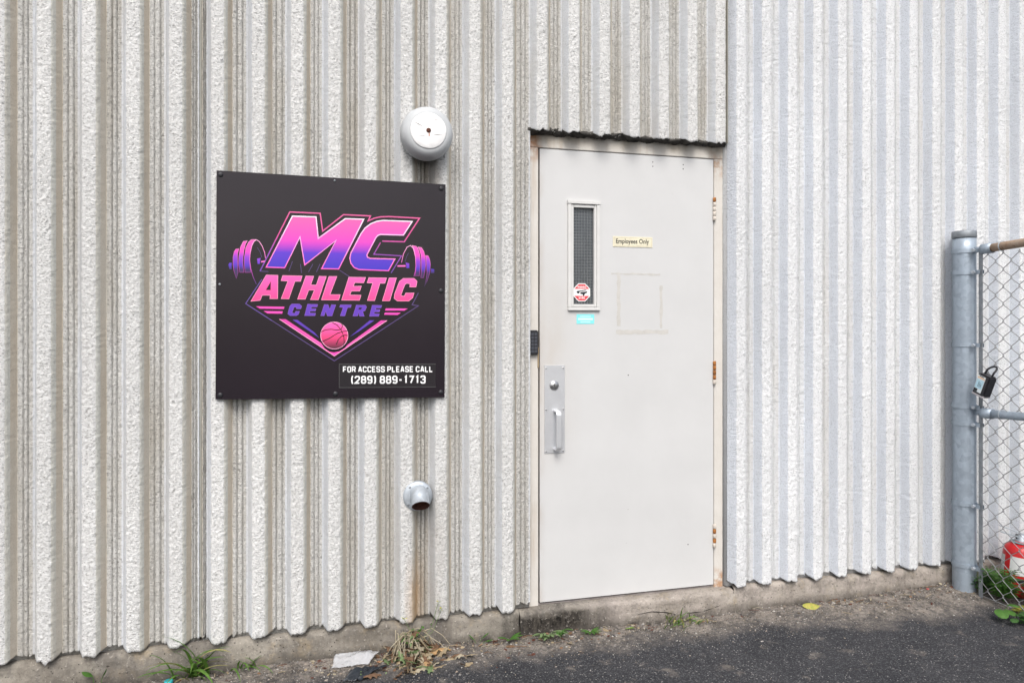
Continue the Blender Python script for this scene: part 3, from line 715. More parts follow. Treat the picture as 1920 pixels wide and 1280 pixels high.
def stroke_loop(P, w_, closed=False):
    n = len(P); L = []; R = []
    for i in range(n):
        a = P[(i-1) % n] if (closed or i) else P[i]; b = P[(i+1) % n] if (closed or i < n-1) else P[i]; p = P[i]
        d1 = Vector((p[0]-a[0], p[1]-a[1])); d2 = Vector((b[0]-p[0], b[1]-p[1]))
        d1 = d1.normalized() if d1.length > 1e-9 else d2.normalized(); d2 = d2.normalized() if d2.length > 1e-9 else d1
        n1 = Vector((-d1.y, d1.x)); n2 = Vector((-d2.y, d2.x)); m = n1+n2; m = m.normalized() if m.length > 1e-6 else n1
        k = min(2.6, 1/max(.3, m.dot(n1))); L.append((p[0]+m.x*w_/2*k, p[1]+m.y*w_/2*k)); R.append((p[0]-m.x*w_/2*k, p[1]-m.y*w_/2*k))
    return L, R
def stroke(name, P, w_, Z, mat, lay, closed=False, parent=None):
    P = [Z(p) for p in P]; L, R = stroke_loop(P, w_, closed); n = len(P)
    V = [tuple(pw(x, y, YS-.0005*lay)) for x, y in L+R]; F = []
    for i in range(n if closed else n-1): j = (i+1) % n; F.append((i, j, n+j, n+i))
    return mk(name, V, F, mat, parent or sign)
def letter(name, loops, Z, mat, edge, ew, lay):
    o = logo(name, loops, Z, mat, lay); P = loops[0]
    stroke('letter_edge', P, ew, Z, edge, lay+1, True, o)
    return o
Mp = [(115, 725), (410, 152), (675, 160), (700, 402), (1005, 180), (1212, 187), (930, 745), (738, 742), (900, 425), (548, 700), (495, 385), (322, 732)]
def arc(P): return P
Cp = [(1757, 212), (1430, 200), (1360, 210), (1290, 238), (1225, 288), (1180, 352), (1068, 565), (1055, 625), (1068, 682), (1105, 730), (1160, 752), (1490, 765), (1562, 634), (1285, 627), (1252, 612), (1248, 585), (1345, 400), (1368, 370), (1400, 358), (1658, 365)]
letter('logo_letter', [Mp], Z1, M['mc'], M['mc_edge'], 2.0, 2); letter('logo_letter', [Cp], Z1, M['mc'], M['mc_edge'], 2.0, 2)
stroke('logo_outline', [(45, 770), (380, 105), (722, 120), (750, 320), (985, 135), (1288, 150), (1262, 205), (1330, 175), (1400, 160), (1500, 157), (1840, 175), (1668, 440), (1420, 432)], 2.3, Z1, M['outline'], 1)
stroke('logo_outline', [(1400, 450), (1325, 580), (1637, 598), (1520, 790)], 1.7, Z1, M['outline'], 1)
stroke('logo_outline', [(45, 770), (140, 775)], 1.2, Z1, M['dimviolet'], 1)
for P in ([(410, 660), (370, 770)], [(500, 690), (512, 790)], [(720, 690), (680, 780)], [(940, 760), (1050, 830)], [(640, 690), (590, 780)]): stroke('logo_outline', P, 1.1, Z1, M['dimviolet'], 1)
Ah = [(265, 240), (318, 150), (315, 240)]
ATH = [[[(112, 355), (270, 85), (390, 88), (387, 328), (307, 328), (312, 293), (228, 293), (207, 345)], Ah],
       [[(440, 90), (640, 95), (622, 150), (565, 150), (502, 330), (424, 328), (493, 147), (422, 143)]],
       [[(678, 95), (758, 97), (728, 187), (785, 188), (815, 98), (888, 100), (805, 340), (725, 338), (765, 240), (706, 240), (672, 333), (592, 333)]],
       [[(915, 100), (997, 100), (925, 287), (1030, 287), (1015, 342), (838, 340)]],
       [[(1120, 107), (1292, 110), (1272, 165), (1180, 163), (1165, 200), (1248, 200), (1232, 250), (1145, 250), (1130, 290), (1245, 292), (1228, 345), (1045, 343)]],
       [[(1325, 112), (1507, 115), (1490, 170), (1440, 170), (1385, 347), (1310, 347), (1365, 168), (1308, 165)]],
       [[(1535, 115), (1610, 115), (1540, 350), (1465, 350)]],
       [[(1680, 120), (1790, 120), (1822, 150), (1810, 208), (1745, 208), (1750, 175), (1715, 170), (1695, 185), (1655, 290), (1665, 300), (1690, 303), (1705, 270), (1790, 270), (1775, 320), (1735, 352), (1620, 352), (1585, 325), (1590, 280), (1640, 150)]]]
for L in ATH: letter('logo_letter', L, Z2, M['ath'], M['ath_edge'], .7, 2)
CEN = [[[(535, 383), (610, 383), (635, 405), (625, 432), (580, 432), (582, 415), (555, 415), (535, 470), (545, 478), (568, 478), (573, 458), (612, 458), (600, 490), (580, 502), (515, 502), (492, 485), (500, 450), (515, 400)]],
       [[(695, 385), (800, 388), (792, 412), (735, 412), (730, 432), (782, 432), (775, 455), (720, 455), (715, 475), (778, 477), (770, 502), (665, 502)]],
       [[(868, 388), (905, 390), (925, 440), (940, 390), (985, 392), (945, 505), (900, 505), (882, 455), (865, 503), (830, 503)]],
       [[(1032, 392), (1145, 392), (1138, 418), (1105, 418), (1078, 505), (1032, 503), (1062, 418), (1025, 415)]],
       [[(1197, 395), (1290, 395), (1302, 415), (1285, 450), (1262, 460), (1278, 508), (1230, 508), (1220, 465), (1210, 505), (1162, 505)], [(1225, 420), (1255, 420), (1245, 440), (1218, 440)]],
       [[(1360, 395), (1458, 398), (1450, 422), (1398, 422), (1392, 440), (1440, 440), (1433, 463), (1382, 463), (1378, 483), (1435, 485), (1425, 508), (1332, 508)]]]
for L in CEN: letter('logo_letter', L, Z2, M['violet'], M['violet_edge'], .55, 2)
for P in ([(163, 407), (457, 412), (450, 434), (205, 430)], [(242, 455), (440, 458), (433, 482), (285, 480)], [(1500, 428), (1728, 430), (1690, 450), (1492, 450)], [(1490, 472), (1655, 473), (1620, 495), (1482, 493)]):
    logo('logo_bar', [P], Z2, M['bar'], 2)
stroke('logo_outline', [(225, 130-330), (58, 50), (970, 638), (1835, 72), (1770, 62), (1835, -60)], 1.5, Z3, M['dimviolet'], 1)
stroke('logo_outline', [(225, -200), (58, 50), (330, 226)], 1.5, Z3, flat('print_blue_violet', (.12, .07, .30)), 2)
logo('logo_chevron', [[(405, 208), (470, 210), (835, 455), (870, 510), (920, 545), (968, 552), (1025, 540), (1080, 505), (1110, 470), (1450, 222), (1512, 222), (970, 590)]], Z3, M['chev'], 2)
stroke('logo_chevron_edge', [(405, 210), (970, 588), (1512, 224)], .9, Z3, M['chev_edge'], 3)
logo('logo_wedge', [[(540, 215), (590, 217), (765, 345), (815, 402)]], Z3, M['violet'], 2); logo('logo_wedge', [[(1335, 222), (1382, 222), (1225, 335), (1130, 390)]], Z3, M['violet'], 2)
circ = lambda r, cx=970, cy=377: [(cx+r*math.cos(a), cy+r*.985*math.sin(a)) for a in (2*math.pi*k/40 for k in range(40))]
bo = logo('logo_ball', [circ(141)], Z3, M['ball'], 3); stroke('ball_rim', circ(140), 1.0, Z3, M['chev_edge'], 4, True, bo)
for P in ([(835, 340), (880, 318), (940, 312), (1000, 322), (1040, 312), (1055, 280), (1045, 255)], [(845, 440), (920, 405), (1000, 355), (1060, 335), (1108, 328)], [(950, 245), (1000, 270), (1040, 320), (1068, 390), (1072, 450), (1060, 480)], [(990, 470), (1010, 420), (1045, 385), (1080, 372), (1110, 378)]):
    stroke('ball_seam', P, 1.3, Z3, M['logo_black'], 5, False, bo)
def plates(Z, rims, face, inner, bar, knob, nut):
    b = logo('logo_dumbbell', [rims[0]], Z, M['plate'], 1)
    for q in rims[1:]: logo('weight_plate', [q], Z, M['plate'], 1, b)
    for q in rims: stroke('plate_edge', q, .55, Z, M['plate_edge'], 2, True, b)
    stroke('plate_edge', face, 1.1, Z, M['plate_edge'], 3, False, b); stroke('plate_edge', inner, .7, Z, M['dimviolet'], 2, False, b)
    for q in (bar, knob, nut): logo('dumbbell_bar', [q], Z, M['mc_edge'] if q is bar else M['plate'], 2, b)
plates(Z4, [[(475, 860), (462, 700), (462, 560), (490, 370), (540, 260), (600, 205), (690, 205), (620, 290), (585, 460), (562, 600), (572, 720), (590, 860)],
            [(370, 860), (345, 700), (350, 560), (380, 360), (440, 240), (520, 230), (480, 300), (455, 400), (432, 560), (430, 700), (450, 860)],
            [(300, 980), (250, 820), (235, 700), (235, 560), (255, 450), (290, 395), (350, 390), (325, 480), (320, 560), (325, 720), (335, 860)]],
       [(700, 1095), (640, 960), (590, 790), (566, 620), (578, 450), (610, 330), (650, 245), (700, 207), (760, 245), (820, 340), (865, 460), (885, 580)],
       [(720, 365), (770, 440), (810, 560)], [(795, 635), (870, 625), (870, 650), (795, 662)], [(715, 585), (785, 572), (770, 690), (725, 690)], [(140, 700), (165, 670), (208, 668), (205, 800), (160, 795)])
plates(Z5, [[(400, 215), (480, 230), (520, 270), (555, 400), (567, 560), (560, 690), (545, 820), (465, 820), (478, 690), (478, 560), (470, 420), (440, 290)],
            [(525, 245), (590, 260), (640, 340), (665, 480), (672, 600), (660, 720), (630, 860), (575, 860), (590, 720), (590, 560), (580, 400), (550, 300)],
            [(670, 415), (720, 420), (750, 480), (768, 590), (755, 760), (700, 930), (650, 1030), (690, 860), (700, 760), (690, 560), (680, 470)]],
       [(440, 830), (465, 740), (478, 620), (470, 450), (430, 280), (370, 215), (300, 250), (230, 380), (190, 560)],
       [(330, 365), (290, 440), (262, 540)], [(110, 612), (270, 608), (270, 640), (110, 640)], [(275, 555), (345, 575), (345, 665), (290, 670)], [(780, 680), (845, 692), (845, 765), (780, 770)])
# access label
cl = [(635.5, 681.5), (817, 681.5), (817, 725.5), (635.5, 727)]
f = px_quad(cl); lab = mk('phone_label', [tuple(f(u, v, YS-.0006)) for u, v in ((0, 0), (1, 0), (1, 1), (0, 1))], [(0, 1, 2, 3)], M['label_black'], sign)
for a, b in (((636, 682), (817, 682)), ((636, 682), (636, 726.5)), ((636, 726.5), (817, 725.2))):
    stroke('label_edge', [a, b], .55, lambda p: p, flat('label_edge_grey', (.12, .12, .12)), 3, False, lab)
GL = {'F': [[(0, 0), (0, 1), (1, 1)], [(0, .5), (.85, .5)]], 'O': [[(.25, 0), (0, .14), (0, .86), (.25, 1), (.75, 1), (1, .86), (1, .14), (.75, 0), (.25, 0)]],
      'R': [[(0, 0), (0, 1), (.75, 1), (1, .88), (1, .6), (.75, .46), (0, .46)], [(.55, .46), (1, 0)]], 'A': [[(0, 0), (.42, 1), (.58, 1), (1, 0)], [(.2, .27), (.8, .27)]],
      'C': [[(1, .72), (1, .86), (.75, 1), (.25, 1), (0, .86), (0, .14), (.25, 0), (.75, 0), (1, .14), (1, .28)]], 'E': [[(1, 1), (0, 1), (0, 0), (1, 0)], [(0, .5), (.88, .5)]],
      'S': [[(1, .75), (1, .88), (.8, 1), (.2, 1), (0, .88), (0, .62), (.2, .52), (.8, .48), (1, .38), (1, .12), (.8, 0), (.2, 0), (0, .12), (0, .25)]],
      'P': [[(0, 0), (0, 1), (.75, 1), (1, .88), (1, .58), (.75, .45), (0, .45)]], 'L': [[(0, 1), (0, 0), (1, 0)]],
      '2': [[(0, .72), (0, .88), (.2, 1), (.8, 1), (1, .88), (1, .6), (0, 0), (1, 0)]], '8': [[(.2, .52), (.05, .64), (.05, .88), (.25, 1), (.75, 1), (.95, .88), (.95, .64), (.8, .52), (.2, .52), (0, .38), (0, .13), (.2, 0), (.8, 0), (1, .13), (1, .38), (.8, .52)]],
      '9': [[(.05, .14), (.25, 0), (.75, 0), (1, .14), (1, .86), (.75, 1), (.25, 1), (0, .86), (0, .58), (.25, .45), (1, .45)]], '1': [[(.25, .84), (.62, 1), (.62, 0)]], '7': [[(0, 1), (1, 1), (.35, 0)]],
      '3': [[(0, .78), (0, .88), (.2, 1), (.8, 1), (1, .88), (1, .64), (.8, .52), (.35, .52)], [(.8, .52), (1, .38), (1, .12), (.8, 0), (.2, 0), (0, .12), (0, .24)]],
      '(': [[(.75, 1.1), (.3, .8), (.3, .2), (.75, -.12)]], ')': [[(.25, 1.1), (.7, .8), (.7, .2), (.25, -.12)]], '-': [[(.1, .45), (.9, .45)]]}
NARROW = {'(': .22, ')': .22, '-': .36, '1': .38, 'L': .44, 'E': .46, 'F': .45}
def stroke_text(name, s, quad, yp, mat, parent, th=.185, gw=.50, gap=.30):
    x = 0; items = []
    for ch in s:
        if ch == ' ': x += .30; continue
        w_ = NARROW.get(ch, gw); items += [[(x+p[0]*w_, th/2+p[1]*(1-th)) for p in st] for st in GL[ch]]; x += w_+gap
    X0, X1 = -th/2, x-gap+th/2; f = px_quad(quad); V = []; F = []
    for k, st in enumerate(items):
        closed = st[0] == st[-1]; P = st[:-1] if closed else st
        L, R = stroke_loop(P, th, closed); b = len(V); n = len(P)
        V += [tuple(f((u-X0)/(X1-X0), v, yp-.00002*(k % 4))) for u, v in L+R]
        F += [(b+i, b+(i+1) % n, b+n+(i+1) % n, b+n+i) for i in range(n if closed else n-1)]
    return mk(name, V, F, mat, parent)
stroke_text('lettering', 'FOR ACCESS PLEASE CALL', [(643, 686.6), (811.5, 686), (811.5, 697.4), (643, 697.8)], YS-.0014, M['white'], lab)
stroke_text('lettering', '(289) 889-1713', [(657.5, 704.3), (798, 703.5), (798, 718.8), (657.5, 719.2)], YS-.0014, M['white'], lab)

# ================================================================== WALL LAMP AND PIPE
c = pw(804, 244, -.19); lamp = thing('wall_lamp', (c.x, YF, c.z), 'round grey wall lamp with a flaking white cover, mounted above the black sign', 'lamp')
Lc = (c.x, YF+.006, c.z)
mk('housing', *lathe([(.098, 0), (.107, .012), (.1125, .03), (.1135, .050), (.1125, .068), (.109, .084), (.102, .097), (.092, .106), (.078, .1105), (.073, .1095)], Lc, 'y', 56), M['lamp_grey'], lamp, True)
V, F = lathe([(.0765, .104), (.0765, .1130), (.074, .1145), (.045, .1155), (.006, .116)], Lc, 'y', 56)
V = [((x-Lc[0])*(1+.02*math.sin(5*math.atan2(z-Lc[2], x-Lc[0]))*.5)+Lc[0], y, z) for x, y, z in V]
cv = mk('cover_disc', V, F, M['lamp_white'], lamp, True)
mk('screw', *lathe([(.010, 0), (.010, .003), (.006, .005)], (c.x, Lc[1]-.115, c.z), 'y', 12), M['rust_dark'], lamp)
mk('rust_run', *box(c.x+.0005, c.x+.0045, Lc[1]-.1168, Lc[1]-.1145, c.z-.024, c.z-.008), plain('rust_bleed', (.55, .25, .17), .8), lamp)
for (x0, z0, x1, z1, w_) in ((-.064, .034, -.022, .014, .0026), (.010, -.015, .060, -.016, .0022), (.012, .042, .050, .052, .0012), (-.046, -.027, -.006, -.021, .0012)):
    d = Vector((x1-x0, 0, z1-z0)).normalized(); nn = Vector((-d.z, 0, d.x))*w_/2; yy = Lc[1]-.1163
    P = [Vector((c.x+x0, yy, c.z+z0)), Vector((c.x+x1, yy, c.z+z1)), Vector((c.x+(x0+x1)/2, yy, c.z+(z0+z1)/2))]
    mk('paint_crack', [tuple(P[0]), tuple(P[2]-nn), tuple(P[1]), tuple(P[2]+nn)], [(0, 1, 2, 3)], M['crack'], cv)
c = pw(783.5, 930, -.083); pipe = thing('wall_pipe', (c.x, YF, c.z), 'short galvanised pipe spout with round flange, low on the ribbed wall', 'pipe')
fl = mk('flange', *lathe([(.0645, -.022), (.0645, .004), (.060, .009), (.047, .012)], (c.x, YF, c.z), 'y', 40), M['galv_pale'], pipe, True)
for k in range(4):
    a = math.radians(40+90*k); mk('bolt', *lathe([(.0065, 0), (.0065, .004), (.003, .006)], (c.x+.053*math.cos(a), YF-.006, c.z+.053*math.sin(a)), 'y', 8), M['wire_dark'], fl)
R_ = .038; path = [Vector((c.x+.004, YF-.004, c.z+.012)), Vector((c.x+.004, YF-.022, c.z+.012))]
path += [Vector((c.x+.004, YF-.022-R_*math.sin(a), c.z+.012-R_+R_*math.cos(a))) for a in np.linspace(.1, .90, 8)]
e = path[-1]; dd = (path[-1]-path[-2]).normalized(); path.append(e+dd*.032)
vo = tube(path, .0385, 28, False); vi = tube(path[1:], .0345, 28, False); vi = (vi[0], [tuple(reversed(q)) for q in vi[1]])
V, F = join(vo, vi); no = len(vo[0]); nl = no-28; ni = len(V)-28
F += [(nl+(j+1) % 28, nl+j, ni+j, ni+(j+1) % 28) for j in range(28)]
rim = len(vo[1])
ix = [0]*len(vo[1])+[1]*len(vi[1])+[2]*28
mk('spout', V, F, [M['galv_pale'], M['rust_dark'], M['rust_dark']], pipe, True, ix)
cc = path[3]; mk('pipe_bore', *lathe([(.034, 0), (.034, .002)], (cc.x, cc.y+.03, cc.z-.004), 'y', 20), M['dark'], pipe)

# ================================================================== CHAIN-LINK FENCE
FXC, FYC = 2.452, -.140
def fz(ypx): return 1.45+(HOR-ypx)/352.0
fence = thing('chain_link_fence', (FXC, FYC, 0), 'galvanised chain link fence running out from the white wall with a thick post', 'fence')
PT = fz(434)
pz = list(np.linspace(-.1, PT-.04, 30))
mk('post', *tube([(FXC, FYC, z) for z in pz], .0555, 36), M['galv'], fence, True)
mk('post_cap', *lathe([(.0572, PT-.036), (.0585, PT-.034), (.0585, PT-.004), (.056, PT), (.045, PT+.002)], (FXC, FYC, 0), 'z', 36), M['wire_dark'], fence, True)
BAR_T = .098
for yp in (472, 512, 646, 760, 792, 941, 1055):
    z = fz(yp); R2 = .0565; n = 30; V = []; F = []
    pts = [(FXC+R2*math.cos(a), FYC+R2*math.sin(a)) for a in np.linspace(-math.pi/2+.25, 1.5*math.pi-.25, n)]
    pts = [(FXC+.013, FYC-.105)]+pts+[(FXC-.013, FYC-.105)]
    for (x, y) in pts:
        d = Vector((x-FXC, y-FYC)).normalized()*.003
        for ox, oz in ((0, -.010), (1, -.010), (1, .010), (0, .010)): V.append((x+d.x*ox, y+d.y*ox, z+oz))
    for i in range(len(pts)-1):
        for j in range(4): F.append((i*4+j, i*4+(j+1) % 4, i*4+4+(j+1) % 4, i*4+4+j))
    F += [(3, 2, 1, 0), tuple(len(pts)*4-4+j for j in range(4))]
    bnd = mk('clamp_band', V, F, M['galv'], fence)
    mk('bolt', *join(tube([(FXC-.026, FYC-.078, z), (FXC+.024, FYC-.078, z)], .005, 8), tube([(FXC-.030, FYC-.078, z), (FXC-.022, FYC-.078, z)], .0095, 6)), M['galv_pale'], bnd)
mk('tension_bar', *box(FXC-.004, FXC+.004, FYC-BAR_T-.012, FYC-BAR_T+.008, .015, fz(475), .001), M['wire_dark'], fence)
TE = 1.75
zt0, zt1 = fz(471), fz(471)+.012*TE/.14*.5; zm0, zm1 = fz(767)-.006, fz(767)+.005*TE/.14
for nm, z0, z1, rr, mt in (('top_rail', zt0, zt1, .0212, 'rail_rust'), ('middle_rail', zm0, zm1, .0205, 'galv')):
    mk(nm, *tube([(FXC+.004, FYC-.115-(TE-.115)*t, z0+(z1-z0)*t) for t in np.linspace(0, 1, 12)], rr, 20), M[mt], fence, True)
    mk('rail_end', *join(tube([(FXC+.002, FYC-.100, z0), (FXC+.003, FYC-.108, z0), (FXC+.004, FYC-.165, z0+(z1-z0)*.03)], 0, 20, True, [.016, .0265, .0265]), box(FXC-.007, FXC+.007, FYC-.101, FYC-.062, z0-.014, z0+.014, .002)), M['galv'], fence, True)
    for t in (.19, .5, .85, 1.2, 1.55):
        zc = z0+(z1-z0)*(t-.05)/TE; yc = FYC-t-.03
        mk('tie_wire', *tube([(FXC+.004+(rr+.003)*math.cos(a), yc+.006*a/6, zc+(rr+.003)*math.sin(a)) for a in np.linspace(0, 2*math.pi, 16)], .0024, 6), M['galv_pale'], fence, True)
mk('post', *tube([(FXC, FYC-TE, z) for z in (-.1, 1, PT)], .032, 24), M['galv'], fence, True)
# woven wire
HW = .0432; strands = []; nst = int((TE-BAR_T)/HW); zlow, zhigh = .03, zt0-.004
nz = int((zhigh-zlow)/HW)
for k in range(nst):
    pts = []
    for j in range(nz+1):
        odd = (j+k) % 2; t = BAR_T+k*HW+(HW+.0022 if odd else -.0022); z = zlow+j*HW+rnd.uniform(-.0015, .0015)
        z *= 1; nx_ = .0028*(1 if odd else -1)
        y = FYC-t; pts += [(FXC+nx_, y, z-.004), (FXC-nx_, y, z+.004)]
    strands.append(tube(pts, .0019, 6))
mk('wire_mesh', *join(*strands), M['wire'], fence, True)
mk('bottom_wire', *tube([(FXC+.003, FYC+.05, fz(1112)), (FXC+.057, FYC, fz(1112)), (FXC, FYC-.0575, fz(1112)), (FXC-.057, FYC, fz(1111)), (FXC-.003, FYC-.057, fz(1113))]+[(FXC-.004, FYC-t, .035) for t in (.12, .3, .6, 1, 1.4, TE)], .0018, 6), M['wire'], fence, True)

# lock box hung on the mesh
ybx = FYC-.150; zbx = fz(717); tilt = math.radians(21)
def lbp(p):                                   # local (u along -Y, n along -X, v up) -> world
    u, n, v = p; uu = u*math.cos(tilt)+v*math.sin(tilt); vv = -u*math.sin(tilt)+v*math.cos(tilt)
    return (FXC-.006-n*1.15, ybx-uu*1.22, zbx+vv*1.18)
lb = thing('key_lock_box', (FXC-.03, ybx, zbx-.06), 'black key lock box with a white label hanging from the chain link', 'lock box')
def lbox(name, u0, u1, n0, n1, v0, v1, bev, mat, par=None):
    V, F = box(u0, u1, n0, n1, v0, v1, bev); return mk(name, [lbp(p) for p in V], [tuple(reversed(q)) for q in F], mat, par or lb)
bd = lbox('body', -.030, .030, .0, .044, -.048, .048, .006, M['black'])
lbox('base_trim', -.029, .029, .001, .0455, -.0505, -.042, .002, plain('grey_trim', (.42, .40, .42), .4, .2))
lf_ = lbox('label', -.025, .012, .0438, .0446, -.034, .040, 0, flat('label_white', (.72, .76, .78)))
lbox('label_print', -.024, .011, .0445, .0450, .0265, .034, 0, flat('label_orange', (.75, .55, .38)), lf_); lbox('label_print', -.018, .004, .0445, .0450, .0355, .0385, 0, ink, lf_)
lbox('label_print', -.024, .010, .0445, .0450, -.018, .022, 0, flat('label_blue', (.45, .66, .76)), lf_); lbox('label_print', -.024, -.007, .0445, .0452, -.0335, -.020, 0, ink, lf_)
for q in range(3): lbox('label_print', -.012+q*.006, -.009+q*.006, .0449, .0454, -.010, .014-q*.004, 0, flat('label_grey', (.16, .24, .30)), lf_)
sh = [(-.017, .022, .04), (-.017, .022, .066)]+[(-.017*math.cos(a), .022-.016*math.sin(a)*0, .066+.020*math.sin(a)) for a in np.linspace(.3, math.pi-.3, 8)]+[(.017, .022, .066), (.017, .022, .04)]
mk('shackle', *tube([lbp((p[0], p[1]-.026*(max(0, p[2]-.06)/.026), p[2])) for p in sh], .0052, 10), M['black'], lb, True)

# ================================================================== FIRE EXTINGUISHER
ec = Vector((2.695, -.235, .0)); ec.z = gz(ec.x, ec.y)
fe = thing('fire_extinguisher', ec, 'red fire extinguisher with white label standing behind the chain link', 'fire extinguisher')
rotm = Matrix.Rotation(math.radians(5), 4, Vector((FW.x, FW.y, 0)))
def fet(V): return [tuple(ec+rotm @ Vector((x, y, z*.84))) for x, y, z in V]
redm = plain('red_enamel', (.55, .018, .02), .28, 0, .06, 20, 0, 200, .5)
def fpart(name, VF, mat, par=fe, sm=True): return mk(name, fet(VF[0]), VF[1], mat, par, sm)
fpart('cylinder', lathe([(.070, -.005), (.076, .004), (.078, .012), (.078, .255), (.075, .275), (.066, .296), (.050, .312), (.034, .320), (.022, .325)], (0, 0, 0), 'z', 40), redm)
fpart('strap', lathe([(.0785, .088), (.0802, .090), (.0802, .112), (.0785, .114)], (0, 0, 0), 'z', 40, False, False), M['black'])
def wrap(z0, z1, a0, a1, r=.0787):
    n = 16; V = [(r*math.cos(a), r*math.sin(a), z) for a in np.linspace(a0, a1, n+1) for z in (z0, z1)]
    return V, [(2*i, 2*i+2, 2*i+3, 2*i+1) for i in range(n)]
va = math.atan2(CAM.y-ec.y, CAM.x-ec.x)
fpart('label', wrap(.130, .240, va-.55, va+1.2), flat('paper_label', (.70, .70, .69))); fpart('label', wrap(.125, .235, va-1.6, va-.95), flat('paper_label_grey', (.62, .62, .60)))
fpart('label', wrap(.03, .08, va-1.5, va-.35), flat('paper_label_pink', (.66, .58, .56)))
fpart('valve', lathe([(.024, .318), (.024, .334), (.018, .338), (.018, .362), (.012, .368)], (0, 0, 0), 'z', 20), M['galv_pale'])
hdir = Vector((math.cos(va-1.35), math.sin(va-1.35), 0)); sdir = Vector((-hdir.y, hdir.x, 0))
def lever(z0, z1, L0, L1, wd):
    V = []
    for t, zz in ((L0, z0), (L1, z1)):
        for s in (-wd, wd):
            for q in (0, .006): V.append(tuple(hdir*t+sdir*s+Vector((0, 0, zz+q))))
    return V, [(0, 1, 3, 2), (4, 6, 7, 5), (0, 4, 5, 1), (2, 3, 7, 6), (0, 2, 6, 4), (1, 5, 7, 3)]
fpart('carry_handle', lever(.344, .362, -.01, .095, .011), M['galv_pale'], fe, False); fpart('squeeze_lever', lever(.366, .402, -.015, .105, .010), M['galv_pale'], fe, False)
fpart('collar_tag', lathe([(.040, .316), (.052, .318), (.052, .321), (.030, .322)], (0, 0, 0), 'z', 24), plain('tag_teal', (.16, .26, .27), .5))
fpart('hose', tube([(.0, .02, .335), (.03, .05, .345), (.075, .07, .32), (.096, .055, .25), (.098, .03, .15), (.094, .02, .07)], .010, 10), M['black'])

# ================================================================== PLANTS AND LITTER
def leafmat(name, a, b, rough=.5, tr=.25):
    k = NM(name); oi = k.n('ObjectInfo'); c = k.mix(k.ramp(k.noise(60, 3), .3, .7), a, b); c = k.mix(k.math('MULTIPLY', oi.outputs['Random'], .5), c, tuple((x+y)/2*.75 for x, y in zip(a, b)))
    k.b.inputs['Subsurface Weight'].default_value = 0
    m = k.done(c, rough, 0, None, .3)
    t = k.n('BsdfTranslucent'); k.l(c, t.inputs['Color']); mx = k.n('MixShader'); mx.inputs[0].default_value = tr
    out = k.t.nodes['Material Output']; k.l(k.b.outputs[0], mx.inputs[1]); k.l(t.outputs[0], mx.inputs[2]); k.l(mx.outputs[0], out.inputs[0])
    return m
GR = leafmat('grass_green', (.07, .16, .025), (.14, .26, .05)); GRY = leafmat('grass_yellow', (.32, .31, .10), (.42, .38, .17))
LG = leafmat('leaf_green', (.05, .14, .025), (.095, .21, .04)); LD = leafmat('leaf_dark_green', (.035, .10, .025), (.07, .16, .04))
DRY = leafmat('dry_stalk', (.30, .26, .18), (.45, .40, .30), .8, .1); DLF = leafmat('dead_leaf', (.26, .20, .12), (.44, .36, .24), .8, .15)
OAK = leafmat('oak_leaf', (.42, .24, .10), (.58, .40, .22), .7, .2); BRN = leafmat('brown_leaf', (.12, .07, .04), (.22, .13, .08), .8, .1); YEL = leafmat('yellow_leaf', (.22, .30, .05), (.48, .38, .10), .5, .1)
SAGE = leafmat('sage_leaf', (.14, .22, .09), (.22, .30, .14)); YF_ = leafmat('yellow_flower', (.55, .50, .05), (.65, .60, .10))
def blade(root, az, L, wd, bend, lean=.3, n=7, twist=0):
    """tapering curved blade with a V fold"""
    V = []; F = []; p = Vector(root); el = math.pi/2-lean; d0 = Vector((math.cos(az), math.sin(az), 0)); side = Vector((-d0.y, d0.x, 0))
    for i in range(n+1):
        t = i/n; ww = wd*(.55+.9*t if t < .35 else (1-t)**.8*1.33+.01)*.5; up = Vector((0, 0, 1))
        dirv = d0*math.cos(el)+up*math.sin(el); nn = side.cross(dirv)
        s2 = (side*math.cos(twist*t)+nn*math.sin(twist*t))
        V += [tuple(p-s2*ww+nn*ww*.35), tuple(p), tuple(p+s2*ww+nn*ww*.35)]
        p = p+dirv*(L/n); el -= bend/n
    for i in range(n):
        for j in (0, 1): F.append((3*i+j, 3*i+j+1, 3*i+4+j, 3*i+3+j))
    return V, F
def leaf(root, az, el, L, wd, droop=.5, shape='oval', n=9, lobes=0, roll=0):
    V = []; F = []; p = Vector(root); d0 = Vector((math.cos(az), math.sin(az), 0)); side = Vector((-d0.y, d0.x, 0)); up = Vector((0, 0, 1))
    for i in range(n+1):
        t = i/n
        if shape == 'oval': ww = math.sin(math.pi*min(1, t*.93+.05))**.8
        elif shape == 'round': ww = math.sqrt(max(0, math.sin(math.pi*(t*.92+.06))))
        else: ww = math.sin(math.pi*(t*.9+.06))**.7*(.62+.38*math.cos(2*math.pi*lobes*t))
        ww *= wd/2; dirv = d0*math.cos(el)+up*math.sin(el); nn = side.cross(dirv); s2 = side*math.cos(roll)+nn*math.sin(roll)
        V += [tuple(p-s2*ww+nn*ww*.3), tuple(p), tuple(p+s2*ww+nn*ww*.3)]
        p = p+dirv*(L/n); el -= droop/n
    for i in range(n):
        for j in (0, 1): F.append((3*i+j, 3*i+j+1, 3*i+4+j, 3*i+3+j))
    return V, F
